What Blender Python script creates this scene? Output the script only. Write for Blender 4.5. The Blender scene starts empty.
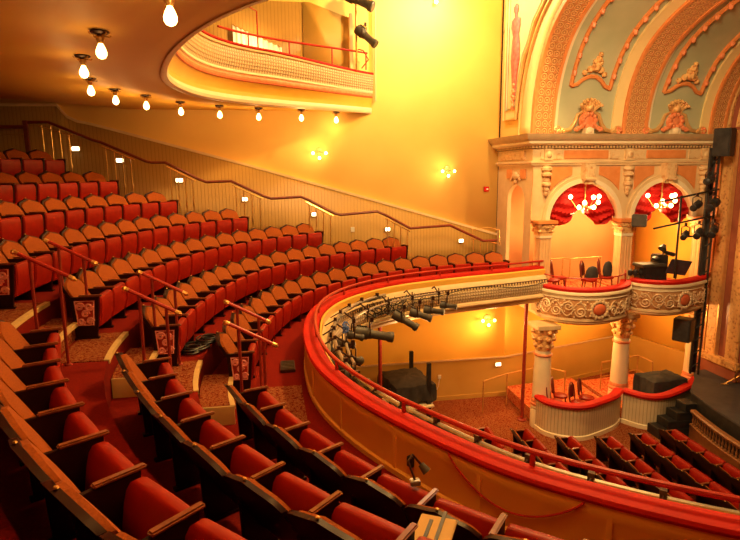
import bpy, bmesh, math, random
from mathutils import Vector, Matrix
PI = math.pi
random.seed(7)
SC = bpy.context.scene
COL = SC.collection
LOCAL = set()

# ---------------------------------------------------------------- mesh helper
class MB:
    def __init__(s): s.v = []; s.f = []; s.uv = []
    def add(s, vs, fs, uvs=None, M=None):
        n = len(s.v)
        for p in vs:
            p = Vector(p)
            s.v.append(tuple(M @ p) if M else tuple(p))
        for i, f in enumerate(fs):
            s.f.append(tuple(n + k for k in f))
            s.uv.append(uvs[i] if uvs else None)
        return s
    def box(s, c, d, rz=0, M=None):
        x, y, z = d[0]/2, d[1]/2, d[2]/2
        vs = [(-x,-y,-z),(x,-y,-z),(x,y,-z),(-x,y,-z),(-x,-y,z),(x,-y,z),(x,y,z),(-x,y,z)]
        T = Matrix.Translation(c) @ Matrix.Rotation(rz, 4, 'Z')
        if M: T = M @ T
        return s.add(vs, [(0,3,2,1),(4,5,6,7),(0,1,5,4),(1,2,6,5),(2,3,7,6),(3,0,4,7)], None, T)
    def tube(s, pts, r, n=8, caps=True, M=None):
        pts = [Vector(p) for p in pts]
        rs = r if isinstance(r, (list, tuple)) else [r]*len(pts)
        rings = []; up = None
        for i, p in enumerate(pts):
            t = (pts[min(i+1, len(pts)-1)] - pts[max(i-1, 0)])
            if t.length < 1e-9: t = Vector((0,0,1))
            t.normalize()
            if up is None:
                up = Vector((0,0,1)) if abs(t.z) < .9 else Vector((1,0,0))
            a = t.cross(up)
            if a.length < 1e-4: a = t.cross(Vector((0,1,0)))
            a.normalize(); up = a.cross(t).normalized()
            rings.append([p + (a*math.cos(2*PI*k/n) + up*math.sin(2*PI*k/n))*rs[i] for k in range(n)])
        return s.loft(rings, True, caps, M)
    def loft(s, rings, closed=True, caps=True, M=None):
        n = len(rings[0]); vs = [p for r in rings for p in r]; fs = []
        m = n if closed else n-1
        for i in range(len(rings)-1):
            for k in range(m):
                a = i*n+k; b = i*n+(k+1) % n
                fs.append((a, b, b+n, a+n))
        if caps and closed:
            fs.append(tuple(range(n-1, -1, -1))); q = (len(rings)-1)*n
            fs.append(tuple(q+k for k in range(n)))
        return s.add(vs, fs, None, M)
    def lathe(s, prof, c=(0,0,0), n=16, M=None, flute=0):
        rings = []
        for r, z in prof:
            rg = []
            for k in range(n):
                a = 2*PI*k/n
                rr = r*(1 - (flute if k % 2 else 0))
                rg.append(Vector((c[0]+rr*math.cos(a), c[1]+rr*math.sin(a), c[2]+z)))
            rings.append(rg)
        return s.loft(rings, True, True, M)
    def ball(s, c, r, n=10, sc=(1,1,1), M=None):
        prof = []; h = max(4, n//2)
        rings = []
        for i in range(h+1):
            t = PI*i/h; rr = max(math.sin(t), .02)*r; z = -math.cos(t)*r
            rings.append([Vector((c[0]+rr*math.cos(2*PI*k/n)*sc[0], c[1]+rr*math.sin(2*PI*k/n)*sc[1], c[2]+z*sc[2])) for k in range(n)])
        return s.loft(rings, True, True, M)
    def grid(s, rows, us=None, vs_=None, M=None):
        """rows: list of point rows; uv in metres along both directions"""
        n = len(rows[0]); vs = [p for r in rows for p in r]; fs = []; uvs = []
        if us is None:
            us = [0]
            for k in range(1, n): us.append(us[-1] + (Vector(rows[0][k])-Vector(rows[0][k-1])).length)
        if vs_ is None:
            vs_ = [0]; mid = n//2
            for i in range(1, len(rows)): vs_.append(vs_[-1] + (Vector(rows[i][mid])-Vector(rows[i-1][mid])).length)
        for i in range(len(rows)-1):
            for k in range(n-1):
                a = i*n+k
                fs.append((a, a+1, a+1+n, a+n))
                uvs.append(((us[k],vs_[i]),(us[k+1],vs_[i]),(us[k+1],vs_[i+1]),(us[k],vs_[i+1])))
        return s.add(vs, fs, uvs, M)
    def prism(s, poly, z0, z1, M=None):
        """poly: list of (x, y); extruded along z"""
        n = len(poly)
        vs = [(p[0], p[1], z0) for p in poly] + [(p[0], p[1], z1) for p in poly]
        fs = [tuple(range(n-1, -1, -1)), tuple(range(n, 2*n))] + [(k, (k+1) % n, n+(k+1) % n, n+k) for k in range(n)]
        return s.add(vs, fs, None, M)
    def build(s, name, m, parent=None, bevel=0, flat=False, solid=0, sub=0):
        me = bpy.data.meshes.new(name)
        me.from_pydata(s.v, [], s.f)
        if any(u for u in s.uv):
            l = me.uv_layers.new(name='UVMap'); i = 0
            for q, f in enumerate(s.f):
                for k in range(len(f)):
                    l.data[i].uv = s.uv[q][k] if s.uv[q] else (0, 0)
                    i += 1
        if bevel or True:
            b = bmesh.new(); b.from_mesh(me)
            if bevel: bmesh.ops.bevel(b, geom=list(b.edges), offset=bevel, segments=2, affect='EDGES', clamp_overlap=True)
            b.to_mesh(me); b.free()
        if not flat:
            for p in me.polygons: p.use_smooth = True
            me.set_sharp_from_angle(angle=math.radians(38))
        me.materials.append(m)
        o = bpy.data.objects.new(name, me); COL.objects.link(o)
        if parent:
            o.parent = parent
            o.matrix_parent_inverse = Matrix() if parent.name in LOCAL else Matrix.Translation(parent.location).inverted()
        if solid:
            md = o.modifiers.new('thickness', 'SOLIDIFY'); md.thickness = solid; md.offset = -1
        if sub:
            md = o.modifiers.new('smooth', 'SUBSURF'); md.levels = sub; md.render_levels = sub
        return o

def thing(name, label, cat, loc=(0,0,0), group=None, local=False, rz=0):
    o = bpy.data.objects.new(name, None); COL.objects.link(o)
    o.empty_display_size = .1
    o.location = loc; o.rotation_euler = (0, 0, rz)
    o['label'] = label; o['category'] = cat
    if group: o['group'] = group
    if local: LOCAL.add(o.name)
    return o
def tag(o, label, cat, group=None, kind=None):
    o['label'] = label; o['category'] = cat
    if group: o['group'] = group
    if kind: o['kind'] = kind
    return o
def struct(o):
    o['kind'] = 'structure'; return o
def copy_tree(o, parent=None):
    c = o.copy(); COL.objects.link(c)
    if parent: c.parent = parent
    for ch in o.children: copy_tree(ch, c)
    return c

# ---------------------------------------------------------------- materials
def nd(nt, t, **k):
    n = nt.nodes.new(t)
    for a, b in k.items():
        if a in ('operation','blend_type','wave_type','bands_direction','wave_profile','feature','distance','data_type','noise_dimensions'): setattr(n, a, b)
        else: n.inputs[a].default_value = b
    return n
def base(name, rough=.6, metal=0, spec=.5):
    m = bpy.data.materials.new(name); m.use_nodes = True; nt = m.node_tree
    p = nt.nodes['Principled BSDF']
    p.inputs['Roughness'].default_value = rough; p.inputs['Metallic'].default_value = metal
    p.inputs['Specular IOR Level'].default_value = spec
    return m, nt, p
def ramp(nt, fac, stops, interp='LINEAR'):
    r = nt.nodes.new('ShaderNodeValToRGB'); r.color_ramp.interpolation = interp
    e = r.color_ramp.elements
    while len(e) < len(stops): e.new(.5)
    for i, (p, c) in enumerate(stops):
        e[i].position = p; e[i].color = (*c, 1)
    nt.links.new(fac, r.inputs[0]); return r
def bump(nt, p, h, strength=.3, dist=.02):
    b = nt.nodes.new('ShaderNodeBump'); b.inputs['Strength'].default_value = strength; b.inputs['Distance'].default_value = dist
    nt.links.new(h, b.inputs['Height']); nt.links.new(b.outputs[0], p.inputs['Normal'])
def noisy(name, c1, c2, scale=8, rough=.6, metal=0, spec=.5, bmp=0, detail=4, coords='Object', sheen=0):
    m, nt, p = base(name, rough, metal, spec)
    tc = nt.nodes.new('ShaderNodeTexCoord')
    n = nd(nt, 'ShaderNodeTexNoise', Scale=scale, Detail=detail)
    nt.links.new(tc.outputs[coords], n.inputs['Vector'])
    r = ramp(nt, n.outputs['Fac'], [(.3, c1), (.7, c2)])
    nt.links.new(r.outputs[0], p.inputs['Base Color'])
    if bmp: bump(nt, p, n.outputs['Fac'], bmp)
    if sheen:
        p.inputs['Sheen Weight'].default_value = sheen; p.inputs['Sheen Tint'].default_value = (*c2, 1)
    return m
def glow(name, c, s):
    m, nt, p = base(name)
    p.inputs['Base Color'].default_value = (*c, 1)
    p.inputs['Emission Color'].default_value = (*c, 1); p.inputs['Emission Strength'].default_value = s
    return m
def beadboard(name, c1, c2, pitch=.1, rough=.5):
    m, nt, p = base(name, rough)
    uv = nt.nodes.new('ShaderNodeUVMap'); sx = nt.nodes.new('ShaderNodeSeparateXYZ'); nt.links.new(uv.outputs[0], sx.inputs[0])
    a = nd(nt, 'ShaderNodeMath', operation='DIVIDE'); nt.links.new(sx.outputs[0], a.inputs[0]); a.inputs[1].default_value = pitch
    fr = nd(nt, 'ShaderNodeMath', operation='FRACT'); nt.links.new(a.outputs[0], fr.inputs[0])
    r = ramp(nt, fr.outputs[0], [(0, c2), (.12, c2), (.2, c1), (1, c1)])
    n = nd(nt, 'ShaderNodeTexNoise', Scale=3.0, Detail=3.0)
    mx = nt.nodes.new('ShaderNodeMixRGB'); mx.blend_type = 'MULTIPLY'; mx.inputs[0].default_value = .25
    nt.links.new(r.outputs[0], mx.inputs[1]); nt.links.new(n.outputs['Fac'], mx.inputs[2])
    nt.links.new(mx.outputs[0], p.inputs['Base Color'])
    h = ramp(nt, fr.outputs[0], [(0, (0,0,0)), (.1, (0,0,0)), (.22, (1,1,1)), (1, (1,1,1))])
    bump(nt, p, h.outputs[0], .5, .01)
    return m
def carved(name, c_hi, c_lo, pu=.14, pv=.14, rough=.45, metal=0, kind='ring'):
    """repeating carved rosettes laid out in the UV map (metres)"""
    m, nt, p = base(name, rough, metal)
    uv = nt.nodes.new('ShaderNodeUVMap'); sx = nt.nodes.new('ShaderNodeSeparateXYZ'); nt.links.new(uv.outputs[0], sx.inputs[0])
    out = []
    for i, pitch in ((0, pu), (1, pv)):
        a = nd(nt, 'ShaderNodeMath', operation='DIVIDE'); nt.links.new(sx.outputs[i], a.inputs[0]); a.inputs[1].default_value = pitch
        fr = nd(nt, 'ShaderNodeMath', operation='FRACT'); nt.links.new(a.outputs[0], fr.inputs[0])
        b = nd(nt, 'ShaderNodeMath', operation='SUBTRACT'); nt.links.new(fr.outputs[0], b.inputs[0]); b.inputs[1].default_value = .5
        out.append(b)
    cb = nt.nodes.new('ShaderNodeCombineXYZ'); nt.links.new(out[0].outputs[0], cb.inputs[0]); nt.links.new(out[1].outputs[0], cb.inputs[1])
    ln = nt.nodes.new('ShaderNodeVectorMath'); ln.operation = 'LENGTH'; nt.links.new(cb.outputs[0], ln.inputs[0])
    if kind == 'ring':
        st = [(0, c_hi), (.12, c_hi), (.17, c_lo), (.25, c_lo), (.3, c_hi), (.42, c_hi), (.5, c_lo), (1, c_lo)]
        hs = [(0, (1,1,1)), (.12, (1,1,1)), (.2, (0,0,0)), (.27, (0,0,0)), (.33, (1,1,1)), (.42, (1,1,1)), (.5, (0,0,0)), (1, (0,0,0))]
    else:
        st = [(0, c_hi), (.3, c_hi), (.42, c_lo), (1, c_lo)]; hs = [(0, (1,1,1)), (.28, (1,1,1)), (.45, (0,0,0)), (1, (0,0,0))]
    r = ramp(nt, ln.outputs['Value'], st); h = ramp(nt, ln.outputs['Value'], hs)
    nt.links.new(r.outputs[0], p.inputs['Base Color']); bump(nt, p, h.outputs[0], .8, .03)
    return m
def relief(name, c_hi, c_lo, scale=9, rough=.4, metal=0, coords='Object'):
    m, nt, p = base(name, rough, metal)
    tc = nt.nodes.new('ShaderNodeTexCoord')
    w = nd(nt, 'ShaderNodeTexVoronoi', Scale=scale); w.feature = 'SMOOTH_F1'
    n = nd(nt, 'ShaderNodeTexNoise', Scale=scale*.7, Detail=3.0, Distortion=2.5)
    nt.links.new(tc.outputs[coords], w.inputs['Vector']); nt.links.new(tc.outputs[coords], n.inputs['Vector'])
    mu = nd(nt, 'ShaderNodeMath', operation='ADD'); nt.links.new(w.outputs['Distance'], mu.inputs[0]); nt.links.new(n.outputs['Fac'], mu.inputs[1])
    r = ramp(nt, mu.outputs[0], [(.55, c_lo), (.9, c_hi)])
    nt.links.new(r.outputs[0], p.inputs['Base Color']); bump(nt, p, mu.outputs[0], .6, .03)
    return m
def carpet(name, cols, scale=22):
    m, nt, p = base(name, .95, 0, .1)
    tc = nt.nodes.new('ShaderNodeTexCoord')
    v = nd(nt, 'ShaderNodeTexVoronoi', Scale=scale)
    n = nd(nt, 'ShaderNodeTexNoise', Scale=scale*.8, Detail=3.0, Distortion=1.5)
    nt.links.new(tc.outputs['Object'], v.inputs['Vector']); nt.links.new(tc.outputs['Object'], n.inputs['Vector'])
    mu = nd(nt, 'ShaderNodeMath', operation='MULTIPLY'); nt.links.new(v.outputs['Distance'], mu.inputs[0]); nt.links.new(n.outputs['Fac'], mu.inputs[1])
    r = ramp(nt, mu.outputs[0], [(.08, cols[0]), (.2, cols[1]), (.3, cols[2]), (.42, cols[0])])
    nt.links.new(r.outputs[0], p.inputs['Base Color'])
    return m
M = {}
M['seat_red'] = noisy('red_vinyl', (.23,.006,.001), (.32,.010,.002), 6, .42, 0, .22, .05)
M['tan'] = noisy('tan_woven_fabric', (.23,.050,.006), (.34,.08,.010), 60, .85, 0, .2, .15)
M['shell'] = noisy('dark_oxblood_shell', (.014,.002,.002), (.026,.004,.003), 5, .4, 0, .2)
M['wood'] = noisy('brown_arm_wood', (.15,.035,.012), (.26,.075,.025), 14, .3)
M['darkmetal'] = noisy('dark_iron', (.03,.01,.008), (.06,.015,.01), 20, .45, .3)
M['filigree'] = noisy('pink_lit_iron_scroll', (.85,.28,.24), (.95,.45,.40), 30, .35, .2)  # pink aisle light on the scrolls is put into this colour
M['scrollback'] = noisy('red_lit_panel', (.30,.01,.008), (.4,.02,.012), 10, .5)  # red glow on the aisle-end panel is painted in
M['chairdark'] = noisy('dark_red_leather', (.12,.01,.006), (.2,.02,.01), 8, .4)
M['curtain_white'] = noisy('white_pleated_cloth', (.85,.8,.7), (.9,.86,.76), 4, .8)
M['pilaster'] = noisy('orange_buff_pilaster', (.72,.42,.17), (.80,.50,.22), 5, .5)
M['velvet'] = noisy('red_velvet', (.44,.006,.002), (.56,.010,.003), 3, .65, 0, .25, 0, 4, 'Object', .3)
M['railred'] = noisy('red_painted_rail', (.40,.02,.012), (.52,.03,.015), 10, .35)
M['posts'] = noisy('dark_red_post', (.22,.018,.01), (.32,.03,.015), 10, .4)
M['brass'] = noisy('brass', (.75,.42,.12), (.9,.6,.22), 20, .28, .9)
M['brassdull'] = noisy('dull_brass', (.55,.30,.08), (.7,.42,.14), 20, .4, .6)
M['railwood'] = noisy('mahogany_handrail', (.14,.02,.012), (.22,.035,.02), 9, .3)
M['carpet_red'] = noisy('red_carpet', (.15,.006,.003), (.22,.010,.004), 40, .95, 0, .1, .1)
M['carpet_pat'] = carpet('patterned_carpet', [(.12,.010,.004), (.34,.14,.045), (.20,.022,.008)], 26)
M['carpet_orange'] = carpet('orange_patterned_carpet', [(.45,.05,.02), (.65,.28,.10), (.5,.10,.04)], 14)
M['nosing'] = noisy('cream_step_nosing', (.62,.42,.16), (.72,.5,.2), 12, .55)
M['olive'] = noisy('olive_step_side', (.62,.46,.16), (.70,.52,.19), 6, .6)
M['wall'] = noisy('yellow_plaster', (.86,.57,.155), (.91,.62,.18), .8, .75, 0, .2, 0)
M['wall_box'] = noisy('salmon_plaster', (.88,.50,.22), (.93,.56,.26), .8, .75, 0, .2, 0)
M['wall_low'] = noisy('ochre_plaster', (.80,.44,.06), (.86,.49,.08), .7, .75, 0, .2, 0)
M['dado'] = noisy('olive_dado', (.50,.28,.05), (.56,.33,.07), .9, .6)
M['soffit'] = noisy('buff_soffit', (.76,.42,.06), (.82,.46,.07), .5, .6, 0, .3)
M['bead'] = beadboard('tan_beadboard', (.50,.29,.07), (.40,.22,.05), .105)
M['bead_cream'] = beadboard('cream_beadboard', (.80,.66,.42), (.50,.36,.18), .1)
M['panel_ochre'] = noisy('ochre_parapet_panel', (.84,.44,.06), (.90,.50,.07), 1.2, .5)
M['cream'] = noisy('cream_paint', (.82,.68,.42), (.88,.74,.48), 3, .5)
M['creamy'] = noisy('pale_yellow_paint', (.86,.66,.28), (.9,.7,.32), 3, .5)
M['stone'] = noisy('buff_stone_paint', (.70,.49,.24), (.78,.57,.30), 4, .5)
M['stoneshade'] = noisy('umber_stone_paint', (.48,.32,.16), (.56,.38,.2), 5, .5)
M['orange'] = noisy('terracotta_panel', (.72,.24,.06), (.8,.30,.09), 6, .5)
M['green'] = noisy('sage_green_paint', (.42,.44,.26), (.50,.50,.31), 1.5, .6)
M['pink'] = noisy('rose_plaster', (.74,.20,.07), (.84,.32,.14), 12, .45, 0, .5, .3)
M['band'] = carved('carved_terracotta_band', (.80,.42,.15), (.60,.24,.075), .19, .19)
M['ribbon'] = carved('ribbon_moulding', (.80,.34,.12), (.5,.30,.16), .5, .3, .5, 0, 'dot')
M['dentil'] = carved('dentil_course', (.75,.5,.2), (.12,.05,.02), .1, .2, .5, 0, 'dot')
M['lattice'] = carved('beaded_lattice', (.72,.53,.30), (.50,.34,.17), .085, .085, .5, 0, 'dot')
M['redline'] = noisy('rust_red_line', (.62,.12,.04), (.7,.16,.05), 6, .5)
M['yellow'] = noisy('golden_yellow_paint', (.85,.50,.06), (.9,.55,.08), 3, .5)
M['gold'] = relief('gilded_carving', (.85,.50,.18), (.50,.18,.05), 9, .45, .1)
M['goldplain'] = noisy('gilt_edge', (.75,.45,.16), (.85,.55,.22), 8, .35, .5)
M['frieze'] = relief('ornate_frieze', (.78,.54,.27), (.62,.30,.11), 7, .5)
M['boxpanel'] = relief('bronze_relief_ground', (.62,.32,.13), (.38,.13,.04), 6, .5)
M['boxscroll'] = noisy('pale_gilt_scroll', (.80,.56,.30), (.88,.66,.4), 12, .4, .2)
M['brown'] = noisy('brown_marble', (.30,.085,.045), (.42,.13,.07), 3, .35)
M['black'] = noisy('black_equipment', (.012,.011,.012), (.03,.027,.026), 8, .45)
M['grey'] = noisy('dark_grey_casing', (.045,.038,.028), (.09,.075,.055), 6, .5)
M['stage'] = noisy('black_stage_floor', (.05,.048,.052), (.08,.076,.08), 4, .5)
M['stagewood'] = noisy('brown_stage_wood', (.20,.075,.022), (.30,.12,.04), 8, .4)
M['pipe'] = noisy('steel_pipe', (.35,.30,.25), (.5,.44,.36), 12, .35, .6)
M['white'] = noisy('off_white_plastic', (.75,.7,.6), (.82,.78,.68), 5, .5)
M['blue'] = noisy('blue_cable', (.03,.08,.35), (.06,.15,.5), 5, .5)
M['cloth'] = noisy('black_drape', (.018,.016,.015), (.045,.04,.036), 5, .85)
M['swag'] = noisy('scarlet_velvet_swag', (.46,.008,.007), (.58,.016,.012), 4, .6, 0, .3)
M['figure'] = noisy('rose_painted_figure', (.80,.07,.06), (.88,.18,.12), 9, .6)
M['music'] = noisy('slate_music_stand', (.03,.035,.05), (.06,.065,.08), 9, .5)
M['bulb'] = glow('warm_bulb', (1,.56,.16), 14)
M['globe'] = glow('white_globe_lamp', (1,.62,.24), 14)
M['steplight'] = glow('step_light', (1,.85,.5), 5)
LW = (1.0, .56, .19)
def lamp(name, loc, power, r=.08, col=LW):
    l = bpy.data.lights.new(name, 'POINT'); l.energy = power; l.color = col; l.shadow_soft_size = r
    o = bpy.data.objects.new(name, l); o.location = loc; COL.objects.link(o); return o

# ---------------------------------------------------------------- plan curves
def catmull(P, ds=.12):
    P = [Vector((p[0], p[1], 0)) for p in P]
    P = [P[0]*2-P[1]] + P + [P[-1]*2-P[-2]]; out = []
    for i in range(1, len(P)-2):
        a, b, c, d = P[i-1:i+3]
        for k in range(16):
            t = k/16
            out.append(.5*((2*b) + (c-a)*t + (2*a-5*b+4*c-d)*t*t + (3*b-a-3*c+d)*t**3))
    out.append(P[-2])
    return resample(out, ds)
def resample(C, ds):
    out = [C[0].copy()]; acc = 0
    for i in range(1, len(C)):
        seg = (C[i]-C[i-1]).length; pos = 0
        while acc + seg - pos >= ds:
            pos += ds-acc; acc = 0
            out.append(C[i-1].lerp(C[i], pos/seg))
        acc += seg-pos
    if (out[-1]-C[-1]).length > ds*.3: out.append(C[-1].copy())
    return out
def smooth(C, it=6):
    for _ in range(it):
        C = [C[0]] + [(C[i-1]+C[i]*2+C[i+1])/4 for i in range(1, len(C)-1)] + [C[-1]]
    return C
def normal(C, i):
    t = C[min(i+1, len(C)-1)] - C[max(i-1, 0)]; t.normalize()
    return Vector((t.y, -t.x, 0))        # towards the back of the house
def offset(C, d, ds=None, sm=0):
    O = [C[i] + normal(C, i)*d for i in range(len(C))]
    if sm: O = smooth(O, sm)
    return resample(O, ds) if ds else O
def at(C, s):
    acc = 0
    for i in range(1, len(C)):
        L = (C[i]-C[i-1]).length
        if acc+L >= s and L > 1e-9:
            n = normal(C, i)
            return C[i-1].lerp(C[i], (s-acc)/L), n
        acc += L
    return C[-1], normal(C, len(C)-1)
def length(C): return sum((C[i]-C[i-1]).length for i in range(1, len(C)))
def s_where(C, test):
    acc = 0
    for i in range(1, len(C)):
        acc += (C[i]-C[i-1]).length
        if test(C[i]): return acc
    return acc
def sweep(b, C, prof):
    """prof: list of (offset towards the back, z)"""
    N = [normal(C, i) for i in range(len(C))]
    rows = [[(C[i]+N[i]*o).to_tuple()[:2] + (z,) for i in range(len(C))] for o, z in prof]
    b.grid(rows); return b
FRONT = smooth(catmull([(7.75,15.3),(6.2,14.88),(4.7,14.5),(3.1,13.92),(2.05,13.2),(1.3,12.35),(.82,11.3),(.62,10.2),(.57,9.1),(.66,7.95),(.96,6.9),(1.4,5.95),(2.1,4.83),(2.78,4.15),(3.66,3.5),(4.8,2.9),(6.4,2.3)]), 4)
ROW = smooth(catmull([(7.38,16.85),(6.85,16.83),(5.6,16.72),(4.31,16.42),(3.0,15.85),(1.9,15.1),(.85,14.1),(.02,12.87),(-.5,11.4),(-.8,9.9),(-.89,8.8),(-.83,7.9),(-.62,6.95),(-.12,5.75),(.53,4.65),(.97,4.1),(1.43,3.63),(2.3,2.9),(3.4,2.2),(4.8,1.6)]), 6)
PITCH = 1.1
def rowcurve(k): return ROW if k == 1 else offset(ROW, PITCH*(k-1), .12, 4)
CREST = [None, -2.55, -2.04, -1.52, -1.0, -.47, .08, .64]
FLOOR = [None] + [c-.93 for c in CREST[1:]]
# ================================================================ the room shell
WY = 18.0
def quad(b, a, c, d, e):
    a, c, d, e = map(Vector, (a, c, d, e)); w = (c-a).length; h = (e-a).length
    b.add([a, c, d, e], [(0,1,2,3)], [((a.x+a.y,0),(a.x+a.y+w,0),(a.x+a.y+w,h),(a.x+a.y,h))]); return b
# far side wall above the balcony floor
b = MB(); quad(b, (-13,WY,-3.6), (7.4,WY,-3.6), (7.4,WY,8.5), (-13,WY,8.5)); struct(b.build('wall_side', M['wall'], solid=.2))
# ochre wall of the main floor, set forward under the balcony
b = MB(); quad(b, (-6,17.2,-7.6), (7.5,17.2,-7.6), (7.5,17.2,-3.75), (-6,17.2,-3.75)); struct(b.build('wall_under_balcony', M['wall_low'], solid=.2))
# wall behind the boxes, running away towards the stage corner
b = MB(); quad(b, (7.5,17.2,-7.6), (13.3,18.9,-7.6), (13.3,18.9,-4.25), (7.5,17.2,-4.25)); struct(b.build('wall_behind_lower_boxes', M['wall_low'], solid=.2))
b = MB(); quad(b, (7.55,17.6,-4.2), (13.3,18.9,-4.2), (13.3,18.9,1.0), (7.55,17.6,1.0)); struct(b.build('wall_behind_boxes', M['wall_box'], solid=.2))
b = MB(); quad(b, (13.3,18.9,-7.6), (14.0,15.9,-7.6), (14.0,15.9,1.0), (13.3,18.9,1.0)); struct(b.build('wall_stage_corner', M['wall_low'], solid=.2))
# olive dado of the main floor wall
b = MB()
b.prism([(-6,17.14),(7.5,17.14),(13.26,18.8),(13.26,18.86),(7.5,17.2),(-6,17.2)], -7.6, -6.25)
b.prism([(13.2,18.86),(13.9,15.9),(13.98,15.9),(13.3,18.86)], -7.6, -6.25)
struct(b.build('trim_1', M['dado']))
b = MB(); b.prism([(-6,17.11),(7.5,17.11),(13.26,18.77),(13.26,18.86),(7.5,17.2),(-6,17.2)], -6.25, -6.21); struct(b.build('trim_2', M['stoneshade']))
b = MB(); b.prism([(-6,17.10),(7.5,17.10),(13.26,18.76),(13.26,18.86),(7.5,17.2),(-6,17.2)], -7.6, -7.46); struct(b.build('baseboard_side', M['dado']))
# floors
b = MB(); b.prism([(-6,0),(14.2,0),(14.2,19),(-6,19)], -7.75, -7.6); struct(b.build('floor', M['carpet_pat']))
# wainscot boards that follow the rake of the side aisle
TOP = [(-13,1.9),(-6.05,1.95),(-5.95,1.80),(-5.8,1.62),(-5.55,1.50),(-5.2,1.43),(-4.6,1.27),(-.69,.20),(7.4,-2.14)]
b = MB(); y = WY-.05
us = []; lo = []; hi = []
for x, z in TOP: lo.append((x, y, -3.6)); hi.append((x, y, z)); us.append(x)
b.grid([lo, hi], us=us); struct(b.build('trim_3', M['bead'], solid=-.045))
b = MB()
for i in range(len(TOP)-1):
    (x0, z0), (x1, z1) = TOP[i], TOP[i+1]
    b.add([(x0,y-.06,z0-.04),(x1,y-.06,z1-.04),(x1,y+.05,z1-.04),(x0,y+.05,z0-.04),(x0,y-.06,z0+.04),(x1,y-.06,z1+.04),(x1,y+.05,z1+.04),(x0,y+.05,z0+.04)],
          [(0,3,2,1),(4,5,6,7),(0,1,5,4),(1,2,6,5),(2,3,7,6),(3,0,4,7)])
struct(b.build('trim_4', M['stone']))

# ---- raked floor of the balcony: one tier per row
def clip(p): return Vector((min(p.x, 7.38), min(p.y, 17.93), 0))
LOW = [clip(p) for p in offset(FRONT, .12, .12)]
curves = [offset(FRONT, .12)] + [offset(ROW, PITCH*(k-1)+.35) for k in range(1, 8)]
b = MB()
def trim(C):
    for i, p in enumerate(C):
        if p.y <= 17.93 and p.x <= 7.38:
            if i == 0: return C
            q = C[i-1]; f = (17.93-p.y)/(q.y-p.y) if q.y > 17.93 else 0
            return [p.lerp(q, f)] + C[i:]
def strip(b, A, B, za, zb, n=150):
    ra, rb = [], []
    la, lb = length(A), length(B)
    for i in range(n+1):
        p = clip(at(A, la*i/n)[0]); q = clip(at(B, lb*i/n)[0])
        ra.append((p.x, p.y, za)); rb.append((q.x, q.y, zb))
    b.grid([ra, rb])
def densify(C): return resample(C, .05)
curves = [trim(densify(c)) for c in curves]
for k in range(2, 8):      # the side aisle steps lie behind the row ends
    for p in curves[k]:
        f = max(0, min(1, (p.y-16.98)/.06)); p.x -= .95*f
for k in range(1, 8):
    strip(b, curves[k-1], curves[k], FLOOR[k], FLOOR[k])
    if k < 7: strip(b, curves[k], curves[k], FLOOR[k], FLOOR[k+1])
strip(b, curves[7], trim(offset(ROW, 11, .1)), FLOOR[7], FLOOR[7])
b.add([(7.38,curves[1][0].y,FLOOR[2]),(7.38,17.93,FLOOR[2]),(curves[2][0].x,17.93,FLOOR[2])], [(0,1,2)])
struct(b.build('floor', M['carpet_red']))
# underside of the balcony
b = MB(); strip(b, offset(FRONT, -.15, .1), offset(ROW, 9, .1), -3.86, -3.86); struct(b.build('ceiling_under_balcony', M['soffit']))

# ---- aisle stair carpet, half steps and nosings between the two blocks
YA, YB = 7.60, 8.86
def xr(k, y): # x of riser k at height y
    C = curves[k]; return min(C, key=lambda p: abs(p.y-y)).x
t = thing('aisle_stair', 'patterned carpet aisle stair with cream nosings between the two seat blocks', 'stairs', (-2, 8.1, FLOOR[1]))
for k in range(1, 7):
    n = 7; ys = [YA + (YB-YA+.05*k)*i/n for i in range(n+1)]
    for j, (dx, top, bot) in enumerate([(0.0, FLOOR[k+1]+.012, FLOOR[k+1]-.1), (.48, FLOOR[k]+.27, FLOOR[k])]):
        xs = [xr(k, y)+dx for y in ys]
        # tread slab
        depth = .62 if j == 0 else .46
        poly = [(xs[i]-.05, ys[i]) for i in range(n+1)] + [(xs[i]-depth, ys[i]) for i in range(n, -1, -1)]
        q = MB(); q.prism(poly, bot, top); q.build('tread', M['carpet_pat'], t)
        poly = [(xs[i]+.015, ys[i]) for i in range(n+1)] + [(xs[i]-.055, ys[i]) for i in range(n, -1, -1)]
        q = MB(); q.prism(poly, top-.05, top+.008); q.build('nosing', M['nosing'], t)
    # side panel of the half step, facing the near block
    q = MB(); q.prism([(xs[0]-.46, ys[0]-.02),(xs[0], ys[0]-.02),(xs[0], ys[0]+.02),(xs[0]-.46, ys[0]+.02)], FLOOR[k], FLOOR[k]+.27); q.build('side_panel', M['olive'], t)
q = MB(); q.prism([(-.4,7.38),(.35,7.38),(.33,8.86),(-.4,8.86)], FLOOR[1], FLOOR[1]+.01); q.build('landing_carpet', M['carpet_pat'], t)

# ---------------------------------------------------------------- balcony parapet
t = thing('balcony_parapet', 'curving balcony parapet with red velvet cap and beaded cream front', 'balcony front', (.57, 9.1, -3.86))
b = MB(); sweep(b, FRONT, [(.13,-2.87),(.15,-2.95),(.13,-3.02),(.13,-3.40),(.16,-3.42),(.16,-3.5)]); b.build('inner_panel', M['panel_ochre'], t)
b = MB(); sweep(b, FRONT, [(.11,-2.885),(.15,-2.875),(.165,-2.84),(.15,-2.805),(.10,-2.79),(-.03,-2.79),(-.09,-2.805),(-.115,-2.84),(-.12,-2.88),(.11,-2.885)]); b.build('velvet_cap', M['velvet'], t)
for i in range(6, len(FRONT), 10):   # stiles of the inner panelling
    p, n = FRONT[i], normal(FRONT, i); a = math.atan2(n.y, n.x)
    b = MB(); b.box((p.x+n.x*.135, p.y+n.y*.135, -3.2), (.02,.05,.46), a); b.build('panel_stile', M['panel_ochre'], t)
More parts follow.
